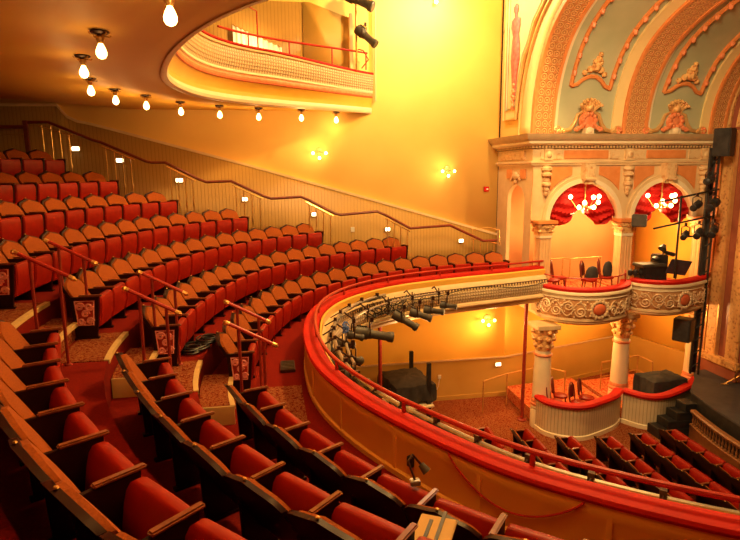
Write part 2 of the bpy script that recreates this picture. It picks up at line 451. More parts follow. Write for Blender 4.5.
for nm, mt, pr in [
    ('cream_band', 'panel_ochre', [(-.14,-2.87),(-.17,-2.9),(-.175,-3.0),(-.17,-3.04)]),
    ('cove', 'stone', [(-.17,-3.04),(-.22,-3.07),(-.25,-3.12),(-.27,-3.15)]),
    ('dentil_course', 'dentil', [(-.27,-3.15),(-.28,-3.24)]),
    ('lattice_band', 'lattice', [(-.28,-3.24),(-.32,-3.3),(-.33,-3.4),(-.31,-3.5),(-.27,-3.57)]),
    ('lower_moulding', 'stone', [(-.27,-3.57),(-.34,-3.6),(-.36,-3.65),(-.33,-3.69),(-.22,-3.72),(-.24,-3.77),(-.2,-3.84),(-.1,-3.88)])]:
    b = MB(); sweep(b, FRONT, pr); b.build(nm, M[mt], t)
# thin red guard rail on short posts
t = thing('guard_rail', 'thin red guard rail on short posts along the velvet parapet cap', 'railing', (.6, 9.9, -2.7))
RC = offset(FRONT, -.06, .15)
b = MB(); b.tube([(p.x, p.y, -2.65) for p in RC], .03, 8); b.build('rail', M['railred'], t)
s = .15; L = length(RC)
while s < L:
    p, n = at(RC, s); q = MB(); q.box((p.x, p.y, -2.73), (.035,.05,.15), math.atan2(n.y, n.x)); q.build('post', M['railred'], t, bevel=.006); s += 1.7

# lighting pipe outside the near half of the parapet
t = thing('lighting_pipe', 'steel lighting pipe with taped cables running outside the red parapet', 'pipe', (1.2, 7, -3))
PC = offset(FRONT, -.40, .2); s0 = s_where(PC, lambda p: p.x < 2.6); s1 = length(PC)-.4
pts = []
s = s0
while s < s1:
    p, n = at(PC, s); pts.append((p.x, p.y, -2.97)); s += .2
b = MB(); b.tube(pts, .032, 8); b.build('pipe', M['pipe'], t)
for c in range(5):
    ph = random.random()*6; q = []
    for i, p in enumerate(pts):
        q.append((p[0]+.03*math.sin(i*.9+ph), p[1]+.04*math.cos(i*.7+ph), p[2]-.03+.03*math.sin(i*1.3+ph*2)))
    b = MB(); b.tube(q, .011 if c else .016, 5); b.build('cable', M['black' if c % 2 else 'grey'], t)
for s in [s0+.3+.62*i for i in range(int((s1-s0)/.62))]:
    p, n = at(PC, s); q = MB(); q.box((p.x, p.y, -2.92), (.06,.06,.085), math.atan2(n.y, n.x))
    q.tube([(p.x,p.y,-2.92),(p.x+n.x*.3,p.y+n.y*.3,-3.1)], .014, 6); q.build('bracket', M['darkmetal'], t)
# hanging red cable looped on the inside of the parapet
C2 = offset(FRONT, .16, .1); sA = s_where(C2, lambda p: p.y < 5.45); q = []
for i in range(25):
    f = i/24; p, n = at(C2, sA+.25+f*1.4); q.append((p.x, p.y, -2.88-.34*math.sin(PI*f)**.8))
b = MB(); b.tube(q, .011, 6); tag(b.build('hanging_cable', M['railred']), 'thin red cable hanging in a loop on the inside of the parapet', 'cable')
p, n = at(C2, sA-.3); b = MB(); b.box((p.x, p.y, -3.2), (.05,.08,.12), math.atan2(n.y, n.x)); tag(b.build('wall_socket', M['black'], bevel=.008), 'small black socket box on the ochre inner side of the parapet', 'socket')
# floor vent in the front walkway
t = thing('floor_vent', 'dark metal vent box on the front walkway beside the parapet', 'vent', (.13, 9.75, FLOOR[1]))
b = MB(); b.box((.13,9.75,FLOOR[1]+.03), (.26,.5,.06)); b.build('frame', M['darkmetal'], t, bevel=.01)
for i in range(6):
    b = MB(); b.box((.13,9.56+.076*i,FLOOR[1]+.065), (.22,.02,.012)); b.build('slat', M['grey'], t)

# ================================================================ upper balcony
UB = smooth(catmull([(3.12,18.0),(2.5,17.62),(1.7,17.2),(.6,16.65),(-.28,16.1),(-1.1,15.4),(-1.7,14.5),(-2.0,13.4),(-2.07,12.2),(-1.9,11.0),(-1.52,9.5),(-1.02,8.14),(-.41,6.96),(.35,6.0),(1.6,5.0),(3.2,4.2),(5,3.6)]), 4)
b = MB()
BK = [Vector((min(p.x, -3) if False else p.x, p.y, 0)) for p in offset(UB, 9, .1)]
n = 90; ra, rb, rm = [], [], []
la, lb = length(UB), length(BK)
for i in range(n+1):
    p = at(UB, la*i/n)[0]; q = at(BK, lb*i/n)[0]
    ra.append((p.x, min(p.y, 18), 1.80)); m_ = p.lerp(q, .45); rm.append((m_.x, min(m_.y, 18), 1.86)); rb.append((q.x, min(q.y, 18), 2.25))
b.grid([rb, rm, ra]); struct(b.build('ceiling', M['soffit'], solid=-.15))
def ubsweep(b, prof):
    rows = [[] for _ in prof]; s = 0
    for i in range(len(UB)):
        if i: s += (UB[i]-UB[i-1]).length
        f = min(1, s/4.0); f = f*f*(3-2*f); n = normal(UB, i)
        for j, (o, z) in enumerate(prof):
            oo = o*(.35+.85*f) if o < 0 else o
            rows[j].append((UB[i].x+n.x*oo, min(UB[i].y+n.y*oo, 17.99), 1.8+(z-1.8)*(.95+.15*f)))
    b.grid(rows)
t = thing('upper_balcony_front', 'curved bulging front of the upper balcony with lattice band and golden cove', 'balcony front', (-2, 13, 1.8))
for nm, mt, pr in [
    ('lower_roll', 'cream', [(.02,1.79),(-.03,1.79),(-.08,1.82),(-.1,1.88),(-.07,1.95),(-.02,1.99)]),
    ('golden_cove', 'yellow', [(-.02,1.99),(-.04,2.06),(-.1,2.18),(-.2,2.27)]),
    ('red_line', 'redline', [(-.2,2.27),(-.235,2.29),(-.24,2.33)]),
    ('rose_band', 'pink', [(-.24,2.33),(-.25,2.37),(-.23,2.42)]),
    ('cream_fillet', 'cream', [(-.23,2.42),(-.27,2.45),(-.27,2.5)]),
    ('lattice_band', 'lattice', [(-.27,2.5),(-.31,2.6),(-.34,2.72),(-.34,2.84),(-.32,2.94)]),
    ('top_moulding', 'stone', [(-.32,2.94),(-.36,2.96),(-.37,3.0)]),
    ('velvet_cap', 'velvet', [(-.37,3.0),(-.4,3.02),(-.38,3.06),(-.3,3.08),(-.1,3.08),(-.04,3.04)]),
    ('inner_panel', 'panel_ochre', [(-.04,3.04),(-.04,1.95)])]:
    b = MB(); ubsweep(b, pr); b.build(nm, M[mt], t)
t = thing('upper_guard_rail', 'red guard rail with stepped end above the upper balcony front', 'railing', (-1, 15, 3.08))
UR = offset(UB, -.18, .15); q = []
s = .3
while s < 5.4:
    p, n = at(UR, s); q.append((p.x, p.y, 3.54)); s += .25
b = MB(); b.tube(q, .03, 8); b.build('rail', M['railred'], t)
for s in (.35, 1.6, 3.0, 4.3):
    p, n = at(UR, s); b = MB(); b.tube([(p.x,p.y,3.05),(p.x,p.y,3.54)], .022, 6); b.build('post', M['railred'], t)
p, n = at(UR, 4.0)
b = MB(); b.tube([(p.x,p.y,3.1),(p.x,p.y,4.15),(p.x-.35,p.y-.35,4.25)], .022, 6); b.build('end_post', M['railred'], t)
# wainscot and screen at the end of the upper gallery
b = MB(); quad(b, (-6,WY-.04,2.2), (1.05,WY-.04,2.2), (1.05,WY-.04,5.0), (-6,WY-.04,5.0)); struct(b.build('trim_5', M['bead'], solid=.03))
t = thing('gallery_screen', 'plain tan screen panel with pale edge post at the upper gallery end', 'screen', (1.7, 17.8, 3))
b = MB(); b.add([(1.05,17.93,2.6),(2.45,17.93,2.6),(2.45,17.93,4.6),(1.25,17.93,5.0),(1.05,17.93,5.0)], [(0,1,2,3,4)]); b.build('panel', M['dado'], t, solid=.02)
b = MB(); b.box((2.5,17.84,3.3), (.1,.08,2.8)); b.build('edge_post', M['creamy'], t, bevel=.01)
b = MB(); b.box((3.25,17.9,3.6), (.05,.06,2.9)); b.build('edge_trim', M['creamy'], t, bevel=.01)

t = thing('pleated_curtain', 'brightly lit white pleated curtain behind the upper balcony rail', 'curtain', (-.35, 17.8, 3.0))
b = MB(); xs = [-1.0+1.4*i/60 for i in range(61)]
b.grid([[(x, 17.82+.03*math.sin(x*2*PI/.14), 2.9) for x in xs], [(x, 17.82+.03*math.sin(x*2*PI/.14), 4.25-.42*(x+1.0)) for x in xs]]); b.build('cloth', M['curtain_white'], t, solid=.01)
b = MB(); b.tube([(-1.02,17.82,4.27),(.42,17.82,3.66)], .02, 6); b.build('rod', M['brassdull'], t)
# ---- ceiling bulbs under the upper balcony
def pend(i, x, y, label):
    zt = 1.80
    zt = 1.8 + .02*max(0, (-x-2))
    t = thing('ceiling_bulb', label, 'ceiling light', (x, y, zt), 'bare bulbs under the upper balcony')
    b = MB(); b.lathe([(.11,0),(.12,-.012),(.10,-.03),(.05,-.045),(.04,-.06)], (x,y,zt), 16); b.build('ceiling_plate', M['darkmetal'], t)
    b = MB(); b.lathe([(.035,-.05),(.05,-.07),(.055,-.10),(.04,-.13),(.034,-.15)], (x,y,zt), 14)
    for k in range(4):
        a = PI/4+k*PI/2; b.tube([(x+.04*math.cos(a),y+.04*math.sin(a),zt-.05),(x+.13*math.cos(a),y+.13*math.sin(a),zt-.055),(x+.15*math.cos(a),y+.15*math.sin(a),zt-.03)], .01, 5)
    b.build('socket', M['brassdull'], t)
    b = MB(); b.lathe([(.02,-.14),(.03,-.16),(.05,-.20),(.068,-.25),(.066,-.29),(.045,-.325),(.01,-.34)], (x,y,zt), 16); b.build('bulb', M['bulb'], t)
    lamp('ceiling_bulb_light', (x, y, zt-.42), 2.5 if i < 4 else 12, .06)
BL = [(-.96,6.25),(-2.13,8.1),(-2.86,9.8),(-3.42,12.05),(-3.34,13.5),(-2.89,14.4),(-2.28,15.55),(-1.37,16.25),(-.34,16.78),(.88,17.0),(1.97,17.6)]
words = ['nearest and largest','second nearest','third nearest','fourth nearest','fifth along','sixth along','seventh along','eighth along','fourth from the wall end','third from the wall end','second from the wall end']
words = ['largest bare bulb at the near end of the row','second bare bulb from the near end','third bare bulb from the near end, leftmost','fourth bare bulb, hanging just beyond the leftmost','fifth bare bulb from the near end','sixth bare bulb from the near end','seventh bare bulb from the near end','fourth bare bulb from the far wall end','third bare bulb from the far wall end','second bare bulb from the far wall end','last small bare bulb beside the far wall']
for i, (x, y) in enumerate(BL): pend(i, x, y, words[i]+' under the upper balcony')

# ---- wall sconces
def sconce(x, y, z, label, power, s=1, face=(0,-1), col=LW):
    t = thing('wall_sconce', label, 'wall light', (x, y, z))
    b = MB(); b.ball((x, y+face[1]*.03, z), .10*s, 10, (1.2,.3,1.3)); b.build('back_plate', M['goldplain'], t)
    b = MB()
    P = [(-.2*s,-.02*s),(.2*s,-.02*s),(0,-.17*s)]
    for dx, dz in P: b.tube([(x, y+face[1]*.05, z),(x+dx*.6, y+face[1]*.18*s, z+dz*.3-.05*s),(x+dx, y+face[1]*.16*s, z+dz)], .018*s, 6)
    b.build('arm', M['brassdull'], t)
    for dx, dz in P:
        q = MB(); q.ball((x+dx, y+face[1]*.17*s, z+dz-.03), .05*s, 10); q.build('bulb', M['globe'], t)
    lamp('wall_sconce_light', (x, y+face[1]*(.4 if power < 100 else 1.3)*s, z-.1), power, .1, col)
    return t
sconce(1.45, WY, .62, 'three bulb gilt sconce on the yellow wall below the upper balcony', 16)
sconce(5.64, WY, .03, 'three bulb gilt sconce on the yellow wall nearer the boxes', 16)
sconce(5.15, WY, 5.35, 'bright sconce high on the yellow wall at the top edge', 480, 1.2, (0,-1), (1,.78,.5))
sconce(6.85, 17.2, -4.85, 'three bulb sconce on the ochre wall under the balcony', 45)
# small red fixture on the wall near the boxes
t = thing('wall_alarm', 'small red box with pale centre on the yellow wall beside the niche', 'alarm', (7.0, 17.95, -.62))
b = MB(); b.box((7.0,17.96,-.62), (.17,.06,.17)); b.build('case', M['velvet'], t, bevel=.01)
b = MB(); b.box((7.02,17.92,-.62), (.06,.03,.05)); b.build('strobe', M['white'], t, bevel=.005)

# ---- side aisle handrail with brass balusters
RP = [(-6.69,1.40),(-6.05,1.41),(-4.95,.93),(-4.74,.87),(-3.55,.33),(-3.42,.30),(-3.04,.30),(-2.15,-.18),(-1.93,-.27),(-1.22,-.25),(-.3,-.70),(-.08,-.78),(.80,-.74),(1.0,-.82),(1.82,-1.26),(2.0,-1.31),(3.14,-1.23),(3.4,-1.34),(4.2,-1.78),(5.5,-1.72),(6.62,-2.25),(7.1,-2.25)]
t = thing('side_handrail', 'dark mahogany handrail stepping down the side aisle on brass balusters', 'handrail', (0, 17.2, -2))
RY = 17.15
b = MB(); b.tube([(x, RY, z) for x, z in RP], .042, 8); b.build('rail', M['railwood'], t)
def railz(x):
    for i in range(len(RP)-1):
        if RP[i][0] <= x <= RP[i+1][0]:
            f = (x-RP[i][0])/(RP[i+1][0]-RP[i][0]); return RP[i][1]*(1-f)+RP[i+1][1]*f
    return RP[-1][1]
def tierz(x, y):
    k = 1
    p = Vector((x+.95, y, 0))
    d = min(((p-q).length, i) for i, q in enumerate(ROW)); i = d[1]
    off = (p-ROW[i]).dot(normal(ROW, i))
    k = 1 + max(0, math.ceil((off-.35)/PITCH)); return FLOOR[min(k, 7)]
flights = [(-6.22,-5.55),(-4.62,-3.98),(-2.92,-2.32),(-1.1,-.42),(1.05,1.68),(3.47,4.1),(6.3,7.0)]
for a, c in flights:
    n = 4
    b = MB(); b.tube([(a-.1, RY-.01, railz(a-.1)-.10),(c+.1, RY-.01, railz(c+.1)-.10)], .02, 6); b.build('brass_bar', M['brass'], t)
    for i in range(n):
        x = a+(c-a)*i/(n-1); z = railz(x)
        z0 = tierz(x, RY)
        b = MB(); b.lathe([(.02,0),(.035,.01),(.018,.05),(.014,.35),(.02,.42),(.034,.5),(.02,.58),(.014,.65),(.014,z-z0-.08)], (x,RY,z0), 8)
        b.build('baluster', M['brass'], t)
b = MB(); b.tube([(6.25,RY,-2.25),(6.25,RY,-1.86),(6.8,RY,-1.83),(7.15,RY,-1.9),(7.2,RY,-2.4)], .018, 6); b.build('end_bar', M['brassdull'], t)
# landing post and rail at the upper left
t = thing('landing_rail', 'dark wooden landing rail and square post at the top of the side aisle', 'railing', (-6.6, 17.1, FLOOR[7]))
b = MB(); b.box((-6.62,17.12,.82), (.11,.11,1.25)); b.build('post', M['railwood'], t, bevel=.01)
b = MB(); b.box((-7.6,17.12,1.27), (2.0,.08,.09)); b.build('rail', M['railwood'], t, bevel=.01)
b = MB(); b.tube([(-8.6,17.12,1.08),(-6.7,17.12,1.08)], .015, 6); b.build('lower_bar', M['brassdull'], t)
# step lights on the wainscot
for i, (x, z) in enumerate([(-5.64,.72),(-4.45,.38),(-2.8,-.22),(-.89,-.82),(1.24,-1.33),(3.62,-1.87),(6.13,-2.32)]):
    w = ['topmost','second from the top','third from the top','fourth down','fifth down','second from the bottom','lowest'][i]
    t = thing('step_light', 'small square step light on the side aisle wainscot, '+w, 'step light', (x, WY-.1, z), 'step lights along the side aisle')
    b = MB(); b.box((x, WY-.11, z), (.26 if i < 3 else .2,.03,.16)); b.build('housing', M['brassdull'], t, bevel=.005)
    b = MB(); b.box((x, WY-.13, z), (.2 if i < 3 else .15,.03,.11)); b.build('lens', M['steplight'], t, bevel=.01)
for x, z in [(2.47,-1.85)]:
    b = MB(); b.box((x, WY-.10, z), (.12,.03,.16)); tag(b.build('blank_plate', M['white'], bevel=.005), 'pale unlit wall plate on the wainscot between two step lights', 'wall plate')
# ================================================================ seats (local frame: +x faces the stage, origin under the crest)
W = .64
def make_seat(end_low=False, end_high=False, plain=False):
    t = thing('theatre_chair', '', 'chair', (0,0,0), None, True)
    # padded backrest: humped crest, leaning back
    def back(y, z, dx):   # centre surface leaning back
        return (.53*max(0, 1-z/.93) - .11 + dx, y, z)
    def outline(hw, top, inset):
        if plain: top -= .07
        pts = []
        for i in range(13):
            f = -1 + 2*i/12; a = abs(f)
            zt = top - (.05*min(1, a/.62) if a < .62 else .05 + .075*((a-.62)/.38)**2.2) - (.0 if a > .12 else -.006)
            pts.append((f*hw, zt-inset))
        return pts
    def slab(hw, top, bot, x0, x1, inset=0, puff=0):
        rings = []
        ol = outline(hw, top, inset)
        R = 5
        b = MB(); fr, bk = [], []
        for j in range(R):
            g = j/(R-1); fr.append([]); bk.append([])
            for i, (y, zt) in enumerate(ol):
                z = bot + (zt-bot)*g
                pf = puff*math.sin(PI*min(max(i/12, 0), 1))**.5*math.sin(PI*(.12+.76*g))
                fr[-1].append(back(y, z, x1+pf)); bk[-1].append(back(y, z, x0))
        b.grid(fr); b.grid([r[::-1] for r in bk])
        # rim
        n = 13
        b.grid([bk[-1], fr[-1]]); b.grid([fr[0], bk[0]])
        b.grid([[bk[j][0] for j in range(R)], [fr[j][0] for j in range(R)]][::-1]); b.grid([[bk[j][-1] for j in range(R)], [fr[j][-1] for j in range(R)]])
        return b
    slab(.292, .89, .42, .0, .045, 0, .02).build('backrest', M['tan'], t)
    slab(.308, .915, .26, -.035, .012).build('back_shell', M['shell'], t)
    # tipped-up seat pad
    b = MB(); rings = []
    for z, xa, xb, hw in [(.15,.32,.38,.26),(.18,.30,.43,.28),(.34,.31,.47,.278),(.50,.335,.485,.278),(.58,.355,.485,.276),(.625,.38,.475,.268),(.64,.40,.455,.25)]:
        if plain: z = z*1.14; hw = hw*1.03
        r = []
        for (sx, sy) in [(0,-1),(.15,-1.0),(.85,-1.0),(1,-.93),(1.04,-.5),(1.06,0),(1.04,.5),(1,.93),(.85,1),(.15,1),(0,1),(0,0)]:
            r.append((xa+(xb-xa)*sx, hw*sy, z))
        rings.append(r)
    b.loft(rings).build('seat_cushion', M['seat_red'], t)
    if not plain:
        b = MB(); b.box((.465,0,.60), (.025,.52,.02)); b.build('cushion_piping', M['velvet'], t, bevel=.008)
    # a small gilt stud on the crest
    b = MB(); b.ball((-.11,0,.93-(.07 if plain else 0)), .014, 8, (1,1.3,.7)); b.build('crest_stud', M['brassdull'], t)
    # arm and standard on the +y side
    sides = [1] + ([-1] if end_low else [])
    for sy in sides:
        y = sy*W/2
        b = MB(); b.box((.345,y,.665), (.33,.052,.028)); b.build('armrest', M['wood'], t, bevel=.010)
        b = MB()
        b.add([(.10,y-.02,.0),(.40,y-.02,.0),(.47,y-.02,.65),(.06,y-.02,.65),(.10,y+.02,.0),(.40,y+.02,.0),(.47,y+.02,.65),(.06,y+.02,.65)],
              [(0,3,2,1),(4,5,6,7),(0,1,5,4),(1,2,6,5),(2,3,7,6),(3,0,4,7)])
        b.box((.25,y,.015), (.36,.07,.03))
        b.build('standard', M['shell'], t, bevel=.004)
    for flag, sy in ((end_low, -1), (end_high, 1)):
        if not flag: continue
        y = sy*(W/2+.028)
        # cast scroll panel on the aisle end
        b = MB(); b.add([(.15,y-.008,.22),(.38,y-.008,.22),(.41,y-.008,.6),(.12,y-.008,.6),(.15,y+.008,.22),(.38,y+.008,.22),(.41,y+.008,.6),(.12,y+.008,.6)],
              [(0,3,2,1),(4,5,6,7),(0,1,5,4),(1,2,6,5),(2,3,7,6),(3,0,4,7)])
        pn = b.build('aisle_panel', M['scrollback'], t)
        b = MB()
        for cx, cz, r, d in [(.20,.51,.06,1),(.33,.51,.06,-1),(.27,.40,.055,1),(.21,.29,.05,-1),(.33,.29,.05,1)]:
            q = []
            for i in range(20):
                a = d*i*.48; rr = r*(1-i/23); q.append((cx+rr*math.cos(a), y+sy*.014, cz+rr*math.sin(a)))
            b.tube(q, .019, 5)
        b.tube([(.16,y+sy*.012,.23),(.37,y+sy*.012,.23),(.40,y+sy*.012,.59),(.13,y+sy*.012,.59),(.16,y+sy*.012,.23)], .012, 5)
        o = b.build('scroll_work', M['filigree'], pn); o.matrix_parent_inverse = Matrix()
    return t
P_MID = make_seat(); P_LOW = make_seat(end_low=True); P_HIGH = make_seat(end_high=True); P_WALL = make_seat()
P_ORCH = make_seat(plain=True); P_ORCHE = make_seat(end_low=False, end_high=True, plain=True)
used = set()
ORD = ['end','second','third','fourth','fifth','sixth','seventh','eighth','ninth','tenth','eleventh','twelfth','thirteenth','fourteenth','fifteenth','sixteenth','seventeenth','eighteenth','nineteenth','twentieth','twenty-first','twenty-second','twenty-third','twenty-fourth']
ROWN = [None,'front row','second row','third row','fourth row','fifth row','sixth row','seventh row']
def place(proto, p, n, z, label, group):
    if proto.name in used: o = copy_tree(proto)
    else: o = proto; used.add(proto.name)
    o.location = (p.x, p.y, z); o.rotation_euler = (0, 0, math.atan2(-n.y, -n.x))
    o['label'] = label; o['group'] = group
    return o
# local +y for a seat facing the stage: at the far block +y points along the row towards the side wall? computed per row
far_start = {1: lambda p: p.x <= 6.87, 2: lambda p: p.x <= 3.62, 3: lambda p: p.x <= .9, 4: lambda p: p.x <= -1.3, 5: lambda p: p.x <= -3.15, 6: lambda p: p.x <= -4.6, 7: lambda p: p.x <= -5.85}
far_n = {1: 18, 2: 16, 3: 15, 4: 14, 5: 10, 6: 7, 7: 5}
SEATPOS = []
for k in range(1, 8):
    C = resample(rowcurve(k), .04)
    s = s_where(C, far_start[k])
    ends = 9.12 - .02*k
    if k <= 4:
        s_end = s_where(C, lambda p: p.y <= ends); n = round((s_end-s)/W)
        step = (s_end-s)/n; n += 1
    else: n = far_n[k]; step = .69
    for i in range(n):
        p, nn = at(C, s+step*i)
        last = (k <= 4 and i == n-1)
        lab = 'red folding seat in far block, %s, %s seat from the wall' % (ROWN[k], ORD[i])
        if last: lab = 'red folding seat at the aisle end of the far block, %s' % ROWN[k]
        if i == 0: lab = 'red folding seat at the wall end of the far block, %s' % ROWN[k]
        # local +y is to the left of the facing direction, i.e. towards the wall
        place(P_LOW if last else (P_WALL if i == 0 else P_MID), p, nn, FLOOR[k], lab, 'seats of the far balcony block, '+ROWN[k]).scale = (1, 1.06 if k > 4 else 1.0, 1)
near = {1: (6.76, 11), 2: (6.68, 10), 3: (6.45, 8)}
for k, (y0, n) in near.items():
    C = resample(offset(ROW, 1.175*(k-1), .12, 4), .04); s = s_where(C, lambda p: p.y <= y0)
    for i in range(n):
        p, nn = at(C, s+.68*i)
        lab = 'red folding seat in near block, %s, %s seat from the aisle' % (ROWN[k], ORD[i])
        if i == 0: lab = 'red folding seat at the aisle end of the near block, %s' % ROWN[k]
        o = place(P_HIGH if i == 0 else P_MID, p, nn, FLOOR[k], lab, 'seats of the near balcony block, '+ROWN[k]); o.scale = (1, 1.06, 1)
# main floor seats, seen from behind
orch = [(9.85,12.45,8,'row nearest the stage'),(8.93,12.4,9,'second row from the stage'),(7.95,12.4,9,'third row from the stage'),(6.95,12.6,10,'fourth row from the stage'),(6.0,13.2,11,'fifth row from the stage'),(5.0,13.5,11,'sixth row from the stage')]
for k, (x, y, n, nm) in enumerate(orch):
    for i in range(n):
        yy = y - W*.94*i - .3; xx = x + .012*(i-2)**2*.3
        nn = Vector((-1, -.02*(i-2), 0)).normalized()
        lab = 'red seat on main floor below, %s, %s from the boxes' % (nm, 'end seat' if i == 0 else ORD[i])
        place(P_ORCHE if i == 0 else P_ORCH, Vector((xx, yy, 0)), nn, -7.6+.04, lab, 'main floor seats, '+nm)

# ---- aisle handrails: red posts, sloping red bar, brass tips
def aisle_rail(xa, xb, y, za, zb, fa, fb, label):
    t = thing('aisle_rail', label, 'handrail', (xa, y, fa), 'sloping red aisle rails with brass tips')
    b = MB(); b.tube([(xa,y,za),(xb,y,zb)], .026, 8); b.build('bar', M['railred'], t)
    d = Vector((xb-xa, 0, zb-za)).normalized()
    for (x, z, s) in ((xa, za, -1), (xb, zb, 1)):
        b = MB(); P = Vector((x, y, z)); b.tube([P, P+d*s*.05], .03, 8); b.ball(P+d*s*.055+Vector((0,0,-.005)), .036, 8)
        b.tube([P+d*s*.05, P+d*s*.07+Vector((0,.05,-.03))], .018, 6)
        b.build('brass_tip', M['brass'], t)
    for f, z0 in ((.22, fa), (.8, fb)):
        x = xa+(xb-xa)*f; z = za+(zb-za)*f
        b = MB(); b.tube([(x,y,z0),(x,y,z-.02)], .022, 8); b.lathe([(.05,0),(.045,.02),(.025,.03)], (x,y,z0), 10); b.build('post', M['posts'], t)
for k, (xa, xb) in enumerate([(-.66,-.10),(-1.90,-1.34),(-3.16,-2.60)]):
    f1, f2 = FLOOR[k+2], FLOOR[k+1]
    nm = ['lowest','middle','upper'][k]
    za = CREST[k+2]+.03; zb = za-.31
    aisle_rail(xa, xb, 7.52, za, zb, f2, f2, nm+' red rail with brass tips on the near side of the balcony aisle')
    aisle_rail(xa-.1, xb-.1, 8.78, za, zb, f2, f2, nm+' red rail with brass tips on the far side of the balcony aisle')
# coiled black cables left on the floor by the second row
t = thing('cable_coil', 'loose coils of black cable on the red carpet by the far seats', 'cable', (-1.25, 9.75, FLOOR[2]))
for c in range(4):
    b = MB(); q = []
    cx, cy, r = [(-1.45,9.4,.16),(-1.4,9.5,.2),(-1.2,9.95,.15),(-1.25,9.8,.18)][c]
    for i in range(40):
        a = i*.5; rr = r*(1+.12*math.sin(i*.8+c)); q.append((cx+rr*math.cos(a), cy+rr*math.sin(a)*1.2, FLOOR[2]+.02+.002*i+.01*c))
    b.tube(q, .014, 5); b.build('loop', M['black'], t)
# clipped-on table boards across two near seats
t = thing('clip_light', 'small gooseneck clip light with black cord on the front row armrest', 'clip light', (1.15, 4.5, -2.82))
b = MB(); b.box((1.16,4.52,-2.77), (.09,.07,.05)); b.build('clamp', M['pipe'], t, bevel=.006)
b = MB(); b.tube([(1.16,4.52,-2.75),(1.12,4.62,-2.62),(1.18,4.7,-2.6),(1.25,4.66,-2.68)], .012, 6); b.build('gooseneck', M['darkmetal'], t)
b = MB(); b.tube([(1.25,4.66,-2.68),(1.3,4.62,-2.74)], [.03,.045], 10); b.build('lamp_head', M['grey'], t)
t = thing('seat_tray', 'dull buff tray board with dark straps lying across the near second row seats', 'tray', (1.0, 3.36, -2.45))
b = MB(); b.box((1.0,3.36,-2.45), (.26,.34,.03), -.5); b.build('board', M['dado'], t, bevel=.006)
for d in (-.1,.08):
    b = MB(); b.box((1.0+d*.7,3.36+d*.4,-2.43), (.025,.34,.012), -.5); b.build('strap', M['black'], t)

# ================================================================ box bay and entablature
BX = 7.42; BY = 15.45
def arch_wall(b, x0, x1, z0, z1, cx, hw, zs, y, rise=None, n=20):
    """wall plane y=const with a round-headed opening, drawn as quads above the arch curve"""
    rise = rise or hw
    xs = [cx - hw*math.cos(PI*i/n) for i in range(n+1)]
    zz = [zs + rise*math.sin(PI*i/n) for i in range(n+1)]
    b.grid([[(x, y, z) for x, z in zip(xs, zz)], [(x, y, z1) for x in xs]], us=xs)
    b.grid([[(x0, y, z0), (cx-hw, y, z0)], [(x0, y, z1), (cx-hw, y, z1)]], us=[x0, cx-hw])
    b.grid([[(cx+hw, y, z0), (x1, y, z0)], [(cx+hw, y, z1), (x1, y, z1)]], us=[cx+hw, x1])
    # soffit of the arch
    b.grid([[(x, y+.35, z) for x, z in zip(xs, zz)], [(x, y, z) for x, z in zip(xs, zz)]])
t = thing('box_arcade', 'two-arched buff plaster arcade framing the theatre boxes', 'arcade', (10.3, BY, -1.5))
b = MB(); zs = -1.47
arch_wall(b, BX+.02, 10.42, zs, .2, 9.08, 1.10, zs, BY, 1.08); arch_wall(b, 10.42, 13.35, zs, .2, 11.7, 1.0, zs, BY, 1.08)
b.build('spandrel_wall', M['stone'], t)
for cx, hw, rs in ((9.08,1.10,1.08),(11.7,1.0,1.08)):
    for nm, mt, r0, r1, d in (('arch_moulding','cream',0,.13,.08),('outer_archivolt','stone',.13,.22,.05)):
        b = MB(); n = 28; rings = []
        for i in range(n+1):
            a = PI*i/n; c, s_ = -math.cos(a), math.sin(a)
            rings.append([(cx+(hw+r)*c, BY-dd, zs+(rs+r)*s_) for r, dd in ((r0,0),(r0,d),(r1,d),(r1,0))])
        b.loft(rings, True, False); b.build(nm, M[mt], t)
    # keystone bracket
    b = MB(); b.prism([(cx-.12,BY-.22),(cx+.12,BY-.22),(cx+.12,BY),(cx-.12,BY)], zs+rs-.02, zs+rs+.1)
    b.prism([(cx-.16,BY-.28),(cx+.16,BY-.28),(cx+.16,BY),(cx-.16,BY)], zs+rs+.1, .17)
    for dx in (-.1,-.03,.04,.11): b.box((cx+dx,BY-.3,zs+rs+.26), (.03,.03,.3))
    b.tube([(cx-.17,BY-.3,zs+rs+.12),(cx+.17,BY-.3,zs+rs+.12)], .05, 8); b.tube([(cx-.12,BY-.2,zs+rs),(cx+.12,BY-.2,zs+rs)], .04, 8)
    b.build('keystone', M['frieze'], t)
# orange spandrel panels (triangles with a curved side)
for cx, hw, rs in ((9.08,1.10,1.08),(11.7,1.0,1.08)):
    for sd in (-1, 1):
        edge = []
        for i in range(9):
            a = math.radians(38+ (72-38)*i/8)
            edge.append((cx+sd*(hw+.30)*math.cos(a), zs+(rs+.30)*math.sin(a)))
        x_out = edge[0][0]; pts = edge + [(edge[-1][0], .08), (x_out, .08)]
        b = MB(); nn = len(pts); b.add([(x, BY-.03, z) for x, z in pts]+[(x, BY+.01, z) for x, z in pts], [tuple(range(nn))[::sd]]+[(k, (k+1) % nn, nn+(k+1) % nn, nn+k) for k in range(nn)])
        b.build('spandrel_panel', M['orange'], t, flat=True)
# hanging carved brackets over the pilasters
for x in (7.82, 10.42, 12.95):
    b = MB()
    for z, w, d in ((.02,.17,.16),(-.14,.15,.2),(-.30,.10,.12),(-.42,.14,.15),(-.56,.09,.1),(-.68,.06,.07)):
        b.ball((x, BY-.08, z), .1, 10, (w/.1, d/.1, .95))
    b.build('carved_bracket', M['frieze'], t)
